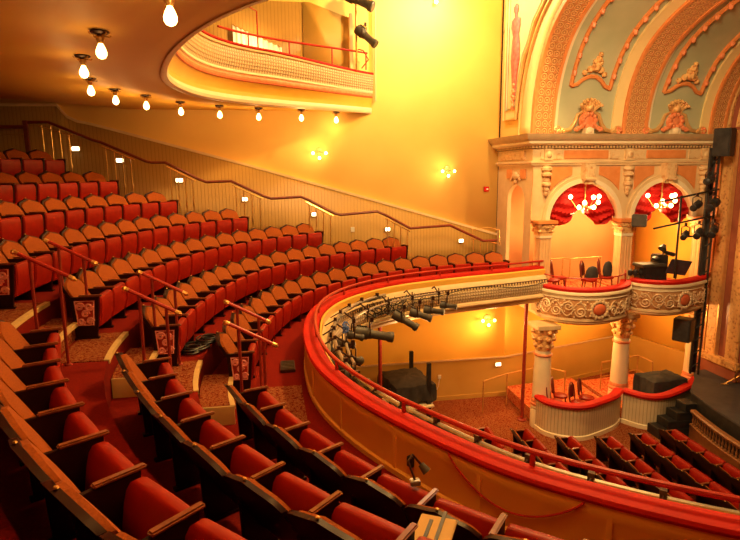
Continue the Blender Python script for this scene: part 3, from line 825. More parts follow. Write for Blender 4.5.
# entablature
def ent(nm, mt, pr, t):
    """profile (projection, z) carried along the front and down the return wall"""
    b = MB()
    for c in (0,):
        rows = []
        for d, z in pr:
            rows.append([(BX-d, WY, z), (BX-d, BY-d, z), (13.6, BY-d, z)])
        b.grid(rows)
    b.build(nm, M[mt], t)
t = thing('entablature', 'long cornice and painted frieze with terracotta panels above the boxes', 'cornice', (10, BY, .2))
ent('architrave', 'stone', [(.0,.12),(.06,.12),(.06,.16),(.10,.19),(.10,.24),(.03,.25)], t)
ent('frieze_ground', 'stone', [(.03,.25),(.03,.60)], t)
ent('dentil_course', 'dentil', [(.05,.60),(.12,.62),(.12,.68)], t)
ent('cornice', 'cream', [(.12,.68),(.2,.70),(.26,.74),(.26,.80)], t)
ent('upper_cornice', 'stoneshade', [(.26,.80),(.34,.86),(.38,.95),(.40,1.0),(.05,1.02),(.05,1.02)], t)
for x0, x1 in ((8.35,9.75),(11.0,12.3)):
    b = MB(); b.box(((x0+x1)/2, BY-.045, .43), (x1-x0,.05,.24)); b.build('terracotta_panel', M['orange'], t, bevel=.01)
for x0, x1 in ((7.62,7.72),(8.0,8.28),(9.8,10.12),(10.5,10.92),(12.4,12.8)):
    b = MB(); b.box(((x0+x1)/2, BY-.04, .43), (x1-x0,.05,.27)); b.build('carved_panel', M['frieze'], t, bevel=.01)
for x in (7.85, 10.42, 12.95):
    b = MB(); b.box((x, BY-.07, .43), (.26,.1,.34)); b.ball((x,BY-.12,.43), .09, 10, (1,.6,1.2)); b.build('frieze_block', M['frieze'], t, bevel=.01)
b = MB(); b.box((BX-.05, 16.75, .43), (.05,1.7,.26)); b.build('return_panel', M['frieze'], t, bevel=.01)
# return wall with the niche (facing the audience)
b = MB(); n = 14; yc, hwn, zsn, rn = 16.55, .62, -.95, .5
ys = [yc-hwn*math.cos(PI*i/n) for i in range(n+1)]; zz = [zsn+rn*math.sin(PI*i/n) for i in range(n+1)]
b.grid([[(BX,y,z) for y, z in zip(ys,zz)], [(BX,y,.2) for y in ys]], us=ys)
for y0, y1 in ((BY, yc-hwn), (yc+hwn, WY)): b.grid([[(BX,y0,-3.9),(BX,y1,-3.9)],[(BX,y0,.2),(BX,y1,.2)]], us=[y0,y1])
path = [(ys[0],-3.9)]+list(zip(ys,zz))+[(ys[-1],-3.9)]
b.grid([[(BX,y,z) for y, z in path], [(BX+.12,y,z) for y, z in path]])
struct(b.build('wall_return', M['stone']))
t = thing('niche_ornament', 'small carved cartouche above the round-headed niche beside the boxes', 'ornament', (BX, yc, -.2))
b = MB()
for dy, dz, r in ((0,0,.13),(.17,-.03,.08),(-.17,-.03,.08),(.3,-.1,.06),(-.3,-.1,.06),(0,-.18,.09)): b.ball((BX-.03, yc+dy, -.18+dz), r, 10, (.6,1,1))
b.build('cartouche', M['frieze'], t)
for dy in (-.5,.5):
    b = MB(); b.box((BX-.02, yc+dy, -.12), (.03,.36,.28)); b.build('spandrel_panel', M['orange'], t)
b = MB(); quad(b, (BX,BY,-7.6),(BX,17.2,-7.6),(BX,17.2,-3.9),(BX,BY,-3.9)); 
# low red post-rail at the balcony end by the first column
# pilasters of the upper level
def pilaster(x, label, z0=-4.2, z1=-1.47, w=.42, y=BY-.05):
    t = thing('pilaster', label, 'column', (x, y, z0), 'fluted pilasters between the boxes')
    b = MB(); n = 40; hw = w/2*.86; ring = []
    for side in range(4):
        for i in range(10):
            f = -1+2*i/10; g = .022*(.5-.5*math.cos(f*PI*4))
            px, py = f*hw, -hw+g
            for _ in range(side): px, py = -py, px
            ring.append((px, py))
    b.loft([[(x+px, y+py, z) for px, py in ring] for z in (z0, z1-.52)]); b.build('shaft', M['pilaster'], t)
    b = MB(); b.box((x,y,z1-.46), (w*.95,w*.95,.12)); b.build('neck_band', M['cream'], t, bevel=.015)
    b = MB()
    for i, (ww, zz) in enumerate(((.40,-.38),(.44,-.28),(.5,-.16))): b.box((x,y,z1+zz), (ww,ww,.1))
    for sx in (-1, 1):
        for sy in (-1, 1):
            for zz, r in ((-.3,.06),(-.14,.08)): b.ball((x+sx*.2, y+sy*.2, z1+zz), r, 8)
        b.ball((x+sx*.0, y-.22, z1-.2), .07, 8)
    b.build('capital', M['gold'], t)
    b = MB(); b.box((x,y,z1-.04), (.62,.62,.1)); b.build('abacus', M['orange'], t, bevel=.012)
pilaster(7.80, 'fluted upper pilaster left of the first box, where the balcony ends')
pilaster(10.42, 'fluted upper pilaster between the two theatre boxes')
pilaster(13.1, 'fluted upper pilaster at the stage side of the second box')
def column(x, y, label):
    MZ = Matrix.Translation((0,0,-7.6)) @ Matrix.Diagonal((1,1,.955,1)) @ Matrix.Translation((0,0,7.6))
    t = thing('column', label, 'column', (x, y, -7.6), 'round columns carrying the boxes')
    z0 = -7.6
    b = MB(); b.lathe([(.30,0),(.30,.55),(.27,.6),(.30,.66),(.28,.72)], (x,y,z0), 24, MZ); b.build('pedestal', M['cream'], t)
    b = MB(); b.lathe([(.255,.72),(.265,.95),(.262,1.2),(.25,1.8),(.23,2.35),(.225,2.5)], (x,y,z0), 28, MZ); b.build('shaft', M['cream'], t)
    b = MB(); b.lathe([(.3,.72),(.31,.78),(.28,.83),(.29,.9),(.26,.96)], (x,y,z0), 24, MZ); b.build('base_ring', M['pink'], t)
    b = MB(); b.lathe([(.25,2.32),(.27,2.36),(.25,2.4)], (x,y,z0), 24, MZ); b.build('neck_ring', M['pink'], t)
    b = MB(); b.lathe([(.23,2.5),(.26,2.6),(.25,2.75),(.31,2.95),(.29,3.02),(.36,3.2)], (x,y,z0), 16, MZ)
    for k in range(8):
        a = k*PI/4
        for zz, r, rr in ((2.66,.07,.25),(2.9,.09,.29),(3.12,.07,.34)): b.ball((x+rr*math.cos(a),y+rr*math.sin(a),z0+zz*.955), r, 8)
    b.build('capital', M['gold'], t)
    b = MB(); b.box((x,y,z0+3.12), (.7,.7,.13)); b.build('abacus', M['stone'], t, bevel=.015)
column(7.66, 14.78, 'round cream column with gilt capital below the balcony end')
column(10.68, 15.5, 'round cream column with gilt capital between the lower boxes')
column(13.6, 15.85, 'round cream column beside the stage at the second lower box')

# ---- boxes
def box_front(name, pts, label, z, base, sx, hw_):
    t = thing('theatre_box', label, 'theatre box', (sum(p[0] for p in pts)/len(pts), 14.9, base), 'bow-fronted boxes')
    C = smooth(catmull(pts[::-1], .07), 2)   # right to left so that the back normal points to the wall
    parts = [('velvet_cap','velvet',[(.22,z-.08),(.24,z-.02),(.2,z+.01),(-.03,z+.01),(-.07,z-.02),(-.06,z-.09)]),
        ('cream_band','cream',[(-.04,z-.09),(-.09,z-.12),(-.1,z-.17),(-.05,z-.2),(-.03,z-.27),(-.06,z-.3)]),
        ('relief_panel','boxpanel',[(-.03,z-.30),(-.05,z-.5),(-.04,z-.72),(.02,z-.86)]),
        ('lower_moulding','stone',[(.02,z-.86),(-.03,z-.88),(-.04,z-.93),(.0,z-.96),(.0,z-1.0),(.06,z-1.05),(.14,z-1.08)]),
        ('inner_face','velvet',[(.22,z-.08),(.22,base)])]
    for nm, mt, pr in parts:
        b = MB(); sweep(b, C, pr); b.build(nm, M[mt], t)
    b = MB(); poly = [(C[i].x+normal(C,i).x*.1, C[i].y+normal(C,i).y*.1) for i in range(len(C))]
    poly = poly + [(poly[-1][0], 17.1), (poly[0][0], 17.4)]
    b.prism(poly, base-.06, base); b.build('box_floor', M['carpet_orange'], t)
    b = MB(); b.prism([(p[0], p[1]) for p in poly], z-1.06, base-.065); b.build('box_underside', M['creamy'], t)
    return t, C
def bpt(C, s, z, out=.0):
    p, n = at(C, s); return (p.x-n.x*out, p.y-n.y*out, z)
def scrolls(t, C, z, s_mid):
    L = length(C)
    # oval red cartouche with gilt wreath
    p, n = at(C, s_mid); a = math.atan2(n.y, n.x)
    Mx = Matrix.Translation((p.x-n.x*.07, p.y-n.y*.07, z-.58)) @ Matrix.Rotation(a, 4, 'Z')
    b = MB(); b.ball((0,0,0), .2, 16, (.35,1,.85), Mx); b.build('red_cartouche', M['pink'] if False else M['redline'], t)
    b = MB()
    for k in range(16):
        q = 2*PI*k/16; b.ball((0,.26*math.cos(q),.23*math.sin(q)), .055, 8, (.8,1,1), Mx)
    for k in range(10):
        q = 2*PI*k/10; b.ball((.01,.34*math.cos(q),.28*math.sin(q)), .035, 6, (.8,1,1), Mx)
    b.build('wreath', M['boxscroll'], t)
    for sd in (-1, 1):
        s = s_mid + sd*.5; k = 0
        while .12 < s < L-.12:
            b = MB(); zc = z-.58+(.07 if k % 2 else -.07); r = .15; q = []
            for i in range(22):
                an = (1 if k % 2 else -1)*i*.5*sd; rr = r*(1-i/26)
                q.append(bpt(C, s+rr*math.cos(an), zc+rr*math.sin(an), .065))
            b.tube(q, .02, 5)
            for m_ in range(9):
                b.ball(bpt(C, s+random.uniform(-.17,.17), z-.58+random.uniform(-.24,.24), .055), random.uniform(.02,.04), 6)
            q = [bpt(C, s+sd*(-.15+.06*i), z-.58-(.2*math.sin(i*PI/6))*(1 if k % 2 else -1), .06) for i in range(7)]
            b.tube(q, .017, 5)
            b.build('scroll', M['boxscroll'], t); s += sd*.32; k += 1
    return
b1, C1 = box_front('b', [(7.66,15.35),(7.72,14.85),(8.06,14.33),(8.66,14.05),(9.4,14.15),(10.05,14.5),(10.5,15.1)], 'bow-fronted theatre box nearest the balcony with gilt scroll front and red cap', -3.30, -3.72, 0, 0)
scrolls(b1, C1, -3.30, length(C1)*.50)
b2, C2_ = box_front('b', [(10.58,15.1),(10.7,14.76),(11.1,14.46),(11.7,14.42),(12.4,14.65),(13.05,15.0),(13.45,15.4)], 'bow-fronted theatre box nearest the stage with gilt scroll front and red cap', -3.26, -3.72, 0, 0)
scrolls(b2, C2_, -3.26, length(C2_)*.53)
# thin red rail inside the first box
t = thing('box_rail', 'thin red rail on posts above the cap of the first box', 'railing', (8.9, 14.3, -3.3))
CI = offset(C1, .1, .1); b = MB(); b.tube([(p.x,p.y,-3.02) for p in CI], .02, 6); b.build('rail', M['railred'], t)
for f in (.08,.3,.52,.74,.95):
    p, n = at(CI, length(CI)*f); b = MB(); b.tube([(p.x,p.y,-3.3),(p.x,p.y,-3.02)], .016, 6); b.build('post', M['railred'], t)
# lower boxes at the main floor
def low_box(pts, label):
    t = thing('lower_box', label, 'theatre box', (sum(p[0] for p in pts)/len(pts), 14.2, -7.6), 'panelled lower boxes')
    C = smooth(catmull(pts[::-1], .07), 2); z = -6.55
    for nm, mt, pr in (('velvet_cap','velvet',[(.2,z-.12),(.22,z-.02),(.16,z+.02),(-.04,z+.02),(-.09,z-.03),(-.05,z-.11)]),
        ('boarded_wall','bead_cream',[(0,z-.1),(0,-7.6)]), ('plinth','cream',[(-.03,-7.6),(-.03,-7.48),(0,-7.46)][::-1]), ('inner_face','velvet',[(.16,z-.1),(.16,-7.2)])):
        b = MB(); sweep(b, C, pr); b.build(nm, M[mt], t)
    poly = [(C[i].x+normal(C,i).x*.1, C[i].y+normal(C,i).y*.1) for i in range(len(C))]
    poly += [(poly[-1][0], 17.0), (poly[0][0], 17.3)]
    b = MB(); b.prism(poly, -7.58, -7.22); b.build('box_floor', M['carpet_orange'], t)
low_box([(7.42,14.6),(7.52,14.12),(7.9,13.78),(8.4,13.64),(9.05,13.85),(9.7,14.15),(10.15,14.55)], 'curved cream boarded lower box with red cap nearest the balcony')
low_box([(10.17,14.5),(10.5,14.0),(10.95,13.85),(11.6,14.05),(12.3,14.4),(12.85,14.72),(13.1,14.95)], 'curved cream boarded lower box with red cap beside the stage steps')
# thin brass rails behind the boxes
def brass_rail(pts, zt, zb, label, z2=None):
    t = thing('brass_rail', label, 'railing', (pts[0][0], pts[0][1], zb))
    b = MB(); b.tube([(x,y,zt) for x,y in pts], .022, 6); b.build('top_rail', M['brassdull'], t)
    if z2: b = MB(); b.tube([(x,y,z2) for x,y in pts], .018, 6); b.build('mid_rail', M['brassdull'], t)
    for x, y in pts: b = MB(); b.tube([(x,y,zb),(x,y,zt)], .02, 6); b.build('post', M['brassdull'], t)
brass_rail([(8.1,16.6),(9.25,16.8),(9.4,16.6),(10.6,16.8)], -2.85, -3.72, 'thin brass rail at the back of the first upper box')
brass_rail([(10.5,16.2),(12.1,16.6),(12.15,15.9)], -6.3, -7.22, 'brass rail behind the column in the stage side lower box', -6.8)
brass_rail([(6.2,15.7),(7.2,16.2),(8.6,16.6),(9.1,16.0)], -6.45, -7.5, 'brass rail on the main floor behind the red pole and lower box')

# ---- red swags in the arches
def swag(cx, hw, rise, label):
    t = thing('swag_curtain', label, 'curtain', (cx, BY+.2, -1), 'red velvet swags in the box arches')
    for sd, nm in ((-1,'drape'),(1,'drape')):
        rows = []; n = 34
        for j in range(15):
            g = j/14; row = []
            for i in range(n+1):
                f = i/n                       # 0 at the centre, 1 at the jamb
                x = cx+sd*hw*(f*.98+.0)
                zt = zs+rise*math.sqrt(max(0, 1-(f*.98)**2))-.01
                zb = zs+rise*(.36-.42*f**1.2) - .36*math.sin(PI*min(1, f*1.05))**.9 + .12*(f > .93)
                zb = min(zb, zt-.02)
                z = zt+(zb-zt)*g
                fold = .06*math.sin((g*9 + f*6.0 - 1.5*f*g)*PI) * (.3+.7*g)
                row.append((x, BY+.18-fold*1.6-.07*math.sin(PI*g), z))
            rows.append(row)
        b = MB(); b.grid(rows if sd == 1 else [r[::-1] for r in rows]); b.build(nm, M['swag'], t, solid=.015)
swag(9.08, 1.10, 1.08, 'red velvet swag curtain in the arch of the first box'); swag(11.7, 1.0, 1.08, 'red velvet swag curtain in the arch of the stage side box')
def chandelier(cx, cy, z, label, power):
    t = thing('chandelier', label, 'chandelier', (cx, cy, z), 'lit chandeliers in the box arches')
    b = MB(); b.tube([(cx,cy,z+.75),(cx,cy,z)], .02, 6); b.ball((cx,cy,z), .09, 10); b.ball((cx,cy,z-.16), .05, 8); b.build('stem', M['brass'], t)
    for k in range(12):
        a = 2*PI*k/12; r = (.46,.3,.38)[k % 3]; dz = (.22,-.08,.06)[k % 3]
        b = MB(); b.tube([(cx,cy,z-.05),(cx+r*.5*math.cos(a),cy+r*.5*math.sin(a),z-.14),(cx+r*math.cos(a),cy+r*math.sin(a),z+dz-.06)], .014, 5); ar = b.build('arm', M['brass'], t)
        b = MB(); b.ball((cx+r*math.cos(a),cy+r*math.sin(a),z+dz), .062, 10, (1,1,1.15)); o = b.build('bulb', M['globe'], ar); o.matrix_parent_inverse = Matrix.Translation(t.location).inverted() if False else Matrix()
    lamp('chandelier_light', (cx, cy+.45, z-.45), power*1.9, .12)
chandelier(9.12, BY+.02, -1.02, 'lit multi-bulb chandelier hanging in the arch of the first box', 60)
chandelier(11.65, BY+.02, -1.02, 'lit multi-bulb chandelier hanging in the arch of the stage side box', 60)
lamp('box_fill_light', (9.4, 16.0, -4.9), 110, .15); lamp('box_fill_light', (12.0, 16.6, -4.9), 90, .15)  # fill lamps added for the lower boxes, no fittings there
lamp('box_fill_light', (9.2, 16.3, -1.5), 110, .15); lamp('box_fill_light', (11.9, 16.6, -1.7), 170, .15)  # more added fill, brightens the back wall of the upper boxes
# ================================================================ sounding-board vault
VP = [(0,0),(.04,.5),(.12,.95),(.3,1.45),(.65,2.0),(1.1,2.42),(1.8,2.8),(2.7,3.1),(4,3.35),(5.5,3.5),(6.8,3.55),(8.1,3.5),(9.6,3.35)]
def hf(x): return 1.2-.065*(x-7.42) if x < 10.5 else 1.0-.02*(x-10.5)
def sy(x): return 15.75-.12*(x-7.42) if x < 10.7 else 15.35
VS = resample(catmull(VP, .06), .12); VL = length(VS)
def V(x, s, out=0):
    p, n = at(VS, s)             # n here points to +dY side (into the vault)
    return Vector((x, sy(x)-(p.x+n.x*out), 1.0+(p.y+n.y*out)*hf(x)))
def vstrip(nm, mt, x0, x1, out, t, edge=True, nx=2):
    b = MB(); N = 60; ss = [VL*i/N for i in range(N+1)]
    rows = [[V(x0+(x1-x0)*j/nx, s, out) for s in ss] for j in range(nx+1)]
    b.grid(rows, us=ss, vs_=[0, (x1-x0)/2, (x1-x0)] if nx == 2 else None)
    if edge:
        b.grid([[V(x0, s, 0) for s in ss], [V(x0, s, out) for s in ss]]); b.grid([[V(x1, s, out) for s in ss], [V(x1, s, 0) for s in ss]])
    return b.build(nm, M[mt], t)
t = thing('sounding_board_vault', 'coffered plaster vault with terracotta ribs and sage green panels over the boxes', 'vault', (10, 15.4, 1.0))
vstrip('vault_ground', 'green', 7.42, 13.5, 0, t, False, 6)
for x0, x1 in ((7.46,8.04),(10.12,10.8),(12.92,13.4)):
    vstrip('carved_rib', 'band', x0+.05, x1-.05, .10, t)
    vstrip('rib_edge', 'orange', x0-.03, x0+.05, .13, t); vstrip('rib_edge', 'orange', x1-.05, x1+.03, .13, t)
    vstrip('cream_fillet', 'cream', x1+.03, x1+.14, .06, t)
vstrip('cream_fillet', 'creamy', 9.8, 10.08, .07, t); vstrip('cream_fillet', 'creamy', 12.62, 12.88, .07, t)
for x0, x1 in ((8.2,9.8),(10.95,12.62)):
    xa, xb, xm = x0+.25, x1-.22, (x0+x1)/2+.02
    s0 = 1.22; s1 = 5.2
    b = MB(); q = [V(xa+(xb-xa)*f, s0+h, .04) for f, h in ((0,0),(.14,.05),(.28,.2),(.42,.28),(.58,.28),(.72,.2),(.86,.05),(1,0))]
    b.tube(q, .06, 6)
    b.tube([V(xa, s0+(s1-s0)*i/24, .04) for i in range(25)], .06, 6); b.tube([V(xb, s0+(s1-s0)*i/24, .04) for i in range(25)], .06, 6)
    b.tube([V(xa+(xb-xa)*i/6, s1, .04) for i in range(7)], .06, 6)
    b.build('coffer_frame', M['orange'], t)
    # ribbon knots on the frame
    for i in range(9):
        for x in (xa, xb): b = MB(); b.ball(V(x, s0+.35+(s1-s0)*i/9, .07), .07, 8, (1,1,1.6)); b.build('ribbon_knot', M['pink'], t)
    for sb, sg in ((s0+.55, 1), (s1-.75, -1)):
        b = MB()
        for dx, ds, r in ((0,.0,.15),(-.15,-.08,.1),(.15,-.08,.1),(-.28,-.18,.08),(.28,-.18,.08),(0,.2,.1),(0,.33,.07),(.08,.12,.08),(-.08,.12,.08)):
            b.ball(V(xm+dx, sb+ds*sg, .06), r, 8)
        b.build('coffer_spray', M['gold'], t)
# cartouches standing on the cornice
for cx, lab in ((8.98, 'rose and gilt plumed cartouche on the cornice above the first box'), (11.75, 'rose and gilt plumed cartouche on the cornice above the stage side box')):
    yb = BY-.12
    t = thing('cartouche', lab, 'ornament', (cx, yb, 1.0), 'plumed cartouches on the cornice')
    b = MB(); b.ball((cx,yb,1.38), .27, 14, (1,.45,.95))
    for k in range(10):
        a = 2*PI*k/10; b.ball((cx+.2*math.cos(a), yb-.1, 1.38+.18*math.sin(a)), .07, 8)
    b.build('rose_boss', M['pink'], t)
    b = MB()
    for k in range(7):
        a = math.radians(30+20*k)
        b.tube([(cx+.1*math.cos(a),yb,1.6),(cx+.24*math.cos(a),yb-.08,1.66+.16*math.sin(a)),(cx+.34*math.cos(a),yb-.16,1.66+.3*math.sin(a)),(cx+.37*math.cos(a),yb-.22,1.62+.28*math.sin(a))], [.05,.06,.055,.03], 6)
    b.ball((cx,yb-.08,1.72), .12, 10)
    b.build('plume', M['gold'], t)
    for sd in (-1, 1):
        b = MB(); b.tube([(cx+sd*.12,yb-.03,1.66),(cx+sd*.33,yb-.03,1.55),(cx+sd*.42,yb-.03,1.3),(cx+sd*.55,yb-.03,1.13),(cx+sd*.78,yb-.03,1.08),(cx+sd*.95,yb-.03,1.12)], [.03,.05,.055,.06,.055,.03], 8)
        q = []
        for i in range(14):
            a = i*.5; r = .12*(1-i/16); q.append((cx+sd*(.95-r*math.cos(a)), yb-.05, 1.12+r*math.sin(a)))
        b.tube(q, .03, 6)
        for i in range(5): b.ball((cx+sd*(.86+.05*i-.1), yb-.06, 1.08+.03*(i % 2)), .07, 8)
        b.build('scroll', M['goldplain'], t)
        b = MB()
        for i in range(6): b.ball((cx+sd*(.2+.04*i), yb-.08, 1.2-.02*i+.03*(i % 2)), .06, 8)
        b.build('rose_garland', M['pink'], t); b = MB()
        for i in range(6): b.ball((cx+sd*(.95+.06*math.cos(i)), yb-.08, 1.1+.06*math.sin(i)), .05, 8)
        b.build('rose_garland', M['pink'], t)
    b = MB(); b.prism([(cx-.13,yb-.16),(cx+.13,yb-.16),(cx+.1,yb+.1),(cx-.1,yb+.1)], 1.0, 1.16); b.ball((cx,yb-.14,1.1), .1, 10, (1.2,.6,1)); b.build('foot', M['cream'], t)
# audience-facing arch wall above the return
ss = [VL*.92*i/50 for i in range(51)]
def ring(s, k):
    a = V(7.42, s); return Vector((7.42-(.05 if 0 < k < 1 else 0), a.y+.68*k*math.cos(min(1.4, s/4.2*1.2)), a.z+(.35*k*math.sin(min(1.5, s/4.2*1.35)))))
b = MB(); b.grid([[ring(s, 0) for s in ss], [ring(s, 1) for s in ss]]); struct(b.build('trim_6', M['creamy'], solid=.05))
b = MB(); b.tube([ring(s, 1)+Vector((-.03,0,0)) for s in ss], .05, 6); struct(b.build('trim_7', M['goldplain']))
b = MB(); top = [ring(s, 1) for s in ss]; vs = [(7.45,p.y,p.z) for p in top]
b.grid([vs, [(7.45, 18.0 if p.y > 14.9 else p.y, max(p.z, 1) if p.y > 14.9 else 8.5) for p in top]])
i0 = next(i for i, p in enumerate(top) if p.y <= 14.9); z_ = top[i0-1].z
b.add([(7.45,18,z_),(7.45,top[i0-1].y,z_),(7.45,top[i0].y,top[i0].z),(7.45,top[i0].y,8.5),(7.45,18,8.5)], [(0,1,2,3,4)])
struct(b.build('wall_arch_face', M['wall'], flat=True))
# spandrel panel with frame and painted figure
t = thing('spandrel_panel', 'tall framed spandrel panel with rose relief figure beside the great arch', 'panel', (7.38, 17.2, 1.6))
zsn = [1.55+.28*i for i in range(14)]
def right_y(z):
    c = [p for p in top if p.y > 12]; return min(c, key=lambda p: abs(p.z-z)).y+.22
R_ = [(max(16.2 if False else right_y(z), 14.9), z) for z in zsn if z < 4.1]+[(14.6, 4.75),(13.6,5.2)]
LY = 17.55
b = MB(); poly = R_+[(13.6,7.5),(LY,7.5),(LY,R_[0][1])]; n = len(poly)
b.add([(7.40,y,z) for y, z in poly], [tuple(range(n))]); b.build('panel_ground', M['creamy'], t, flat=True)
b = MB(); b.tube([(7.36,LY,7.5),(7.36,LY,R_[0][1])]+[(7.36,y,z) for y, z in R_], .055, 6); b.build('outer_frame', M['goldplain'], t)
b = MB(); b.tube([(7.37,LY-.16,7.5),(7.37,LY-.16,R_[0][1]+.3)]+[(7.37,min(y+.14,LY-.16),z+.1) for y, z in R_[1:]], .03, 6); b.build('inner_frame', M['green'], t)
b = MB(); fy = 16.85
for z, w in ((2.35,.02),(2.5,.10),(2.9,.13),(3.3,.2),(3.7,.17),(4.0,.14),(4.25,.2),(4.45,.17),(4.52,.07),(4.6,.07)): pass
rings = []
for z, w, dy in ((2.2,.04,-.02),(2.5,.10,0),(2.9,.13,.02),(3.3,.2,.0),(3.7,.18,-.02),(4.0,.13,0),(4.25,.21,.02),(4.45,.19,.02),(4.52,.06,.02),(4.62,.06,.03),(4.7,.1,.03),(4.82,.1,.03),(4.9,.03,.03)):
    rings.append([(7.37-.07*math.cos(a)*min(1,w*6), fy+dy+w*1.4*math.sin(a), z) for a in [PI*2*k/12 for k in range(12)]])
b.loft(rings); b.build('relief_figure', M['figure'], t)
b = MB()
for i in range(16): b.ball((7.37, fy+.06*math.sin(i*1.7)+.02, 1.85+.05*i), .05+.015*(i % 3), 8)
b.build('garland', M['pink'], t); b = MB()
for i in range(10): b.ball((7.37, fy+.1*math.sin(i*2.1), 5.05+.1*i), .06, 8)
b.build('garland', M['pink'], t)

# ================================================================ proscenium and stage
t = thing('proscenium_pier', 'gilded and brown marble proscenium pier at the right edge of the view', 'proscenium', (13.6, 15.2, -6.4))
def vbox(nm, mt, y0, y1, x0, x1, z0, z1, bev=0):
    b = MB(); b.box(((x0+x1)/2,(y0+y1)/2,(z0+z1)/2), (x1-x0, y1-y0, z1-z0)); return b.build(nm, M[mt], t, bevel=bev)
vbox('pier_core','brown',14.0,16.2,13.62,14.4,-7.6,1.2)
vbox('gilt_strip','gold',14.9,15.3,13.5,13.62,-6.0,1.1,.03)
vbox('gilt_strip','gold',14.05,14.5,13.5,13.62,-6.0,1.1,.03)
vbox('gilt_edge','goldplain',15.3,15.36,13.48,13.62,-6.0,1.1,.01); vbox('gilt_edge','goldplain',14.84,14.9,13.48,13.62,-6.0,1.1,.01)
vbox('plinth','brown',14.0,16.1,13.5,13.62,-6.4,-6.0,.02); vbox('plinth_moulding','gold',13.95,16.1,13.42,13.62,-6.02,-5.78,.03)
b = MB(); N = 40
for x, o in ((13.55,.12),(13.9,.25)):
    b.tube([V(x, VL*.9*i/N, o-.15) for i in range(N+1)], .13, 8)
b.build('gilt_arch_moulding', M['gold'], t)
b = MB(); b.grid([[V(13.5, VL*.9*i/N, 0) for i in range(N+1)],[V(14.3, VL*.9*i/N, .3) for i in range(N+1)]]); b.build('brown_arch_soffit', M['brown'], t)
t = thing('stage', 'black stage platform at the lower right with a curved front edge', 'stage', (12.5, 12, -7.6))
SF = [(13.1,15.2),(12.6,14.55),(11.78,13.72),(11.55,12.7),(11.4,11.4),(11.33,9.5),(11.3,5)]
poly = SF+[(20,5),(20,14.0),(13.6,14.0),(13.6,15.2)]
b = MB(); b.prism(poly, -6.46, -6.40); b.build('stage_floor', M['stage'], t)
b = MB(); b.prism([(p[0]+.03,p[1]-.01) for p in poly[:8]]+poly[8:], -7.6, -6.46); b.build('stage_fascia', M['black'], t)
b = MB(); b.grid([[(19.8,5,-6.4),(19.8,14,-6.4)],[(19.8,5,4),(19.8,14,4)]]); struct(b.build('wall_stage_back', M['brown']))
t = thing('orchestra_balustrade', 'brown wooden balustrade with turned balusters along the stage front', 'balustrade', (11.2, 11, -7.6))
BC = catmull([(11.45,13.15),(11.28,12.4),(11.14,11.4),(11.06,9.8),(11.04,7.5)], .1)
b = MB(); sweep(b, BC, [(.07,-6.80),(.09,-6.74),(.06,-6.70),(-.06,-6.70),(-.09,-6.74),(-.07,-6.80),(.07,-6.80)]); b.build('top_rail', M['goldplain'] if False else M['stagewood'], t)
b = MB(); sweep(b, BC, [(.05,-7.12),(.08,-7.14),(.06,-7.18),(.06,-7.6)]); sweep(b, BC, [(.05,-7.12),(-.06,-7.12)]); b.build('base_panel', M['stagewood'], t)
b = MB(); sweep(b, BC, [(-.04,-6.8),(-.04,-7.12)]); b.build('dark_backing', M['black'], t)
s = .1
while s < 4.6:
    p, n = at(BC, s); b = MB(); b.lathe([(.03,0),(.03,.04),(.015,.06),(.035,.13),(.015,.2),(.015,.24),(.03,.28),(.03,.32)], (p.x+n.x*.03,p.y+n.y*.03,-7.12), 8); b.build('baluster', M['stagewood'], t); s += .125
t = thing('stage_steps', 'small flight of black steps up to the stage beside the lower box', 'steps', (11.0, 13.5, -7.6))
for i in range(4):
    b = MB(); b.box(((10.55+.27*i+11.72)/2, 13.55, (-7.6+(-7.33+.23*i))/2), (11.72-10.55-.27*i, .55-.04*i, (-7.33+.23*i)+7.6)); b.build('step', M['black'], t, bevel=.012)
    b = MB(); b.box((10.55+.27*i+.03, 13.55, -7.33+.23*i+.004), (.03,.5-.04*i,.01)); b.build('step_edge', M['grey'], t)
t = thing('instrument_stand', 'folding brass instrument stand on the black stage at the right edge', 'stand', (13.35, 13.95, -6.4))
b = MB(); b.tube([(13.1,13.95,-6.38),(13.55,13.75,-6.0),(13.75,13.6,-5.75)], .022, 6); b.tube([(13.6,14.0,-6.38),(13.3,13.8,-6.1),(13.2,13.6,-5.8)], .022, 6); b.build('leg', M['brass'], t)
b = MB(); b.tube([(13.02,13.98,-6.38),(13.2,13.9,-6.38)], .022, 6); b.build('foot', M['brass'], t)
b = MB(); b.tube([(13.2,13.6,-5.8),(13.8,13.6,-5.73)], .03, 6); b.build('top_bar', M['brassdull'], t)

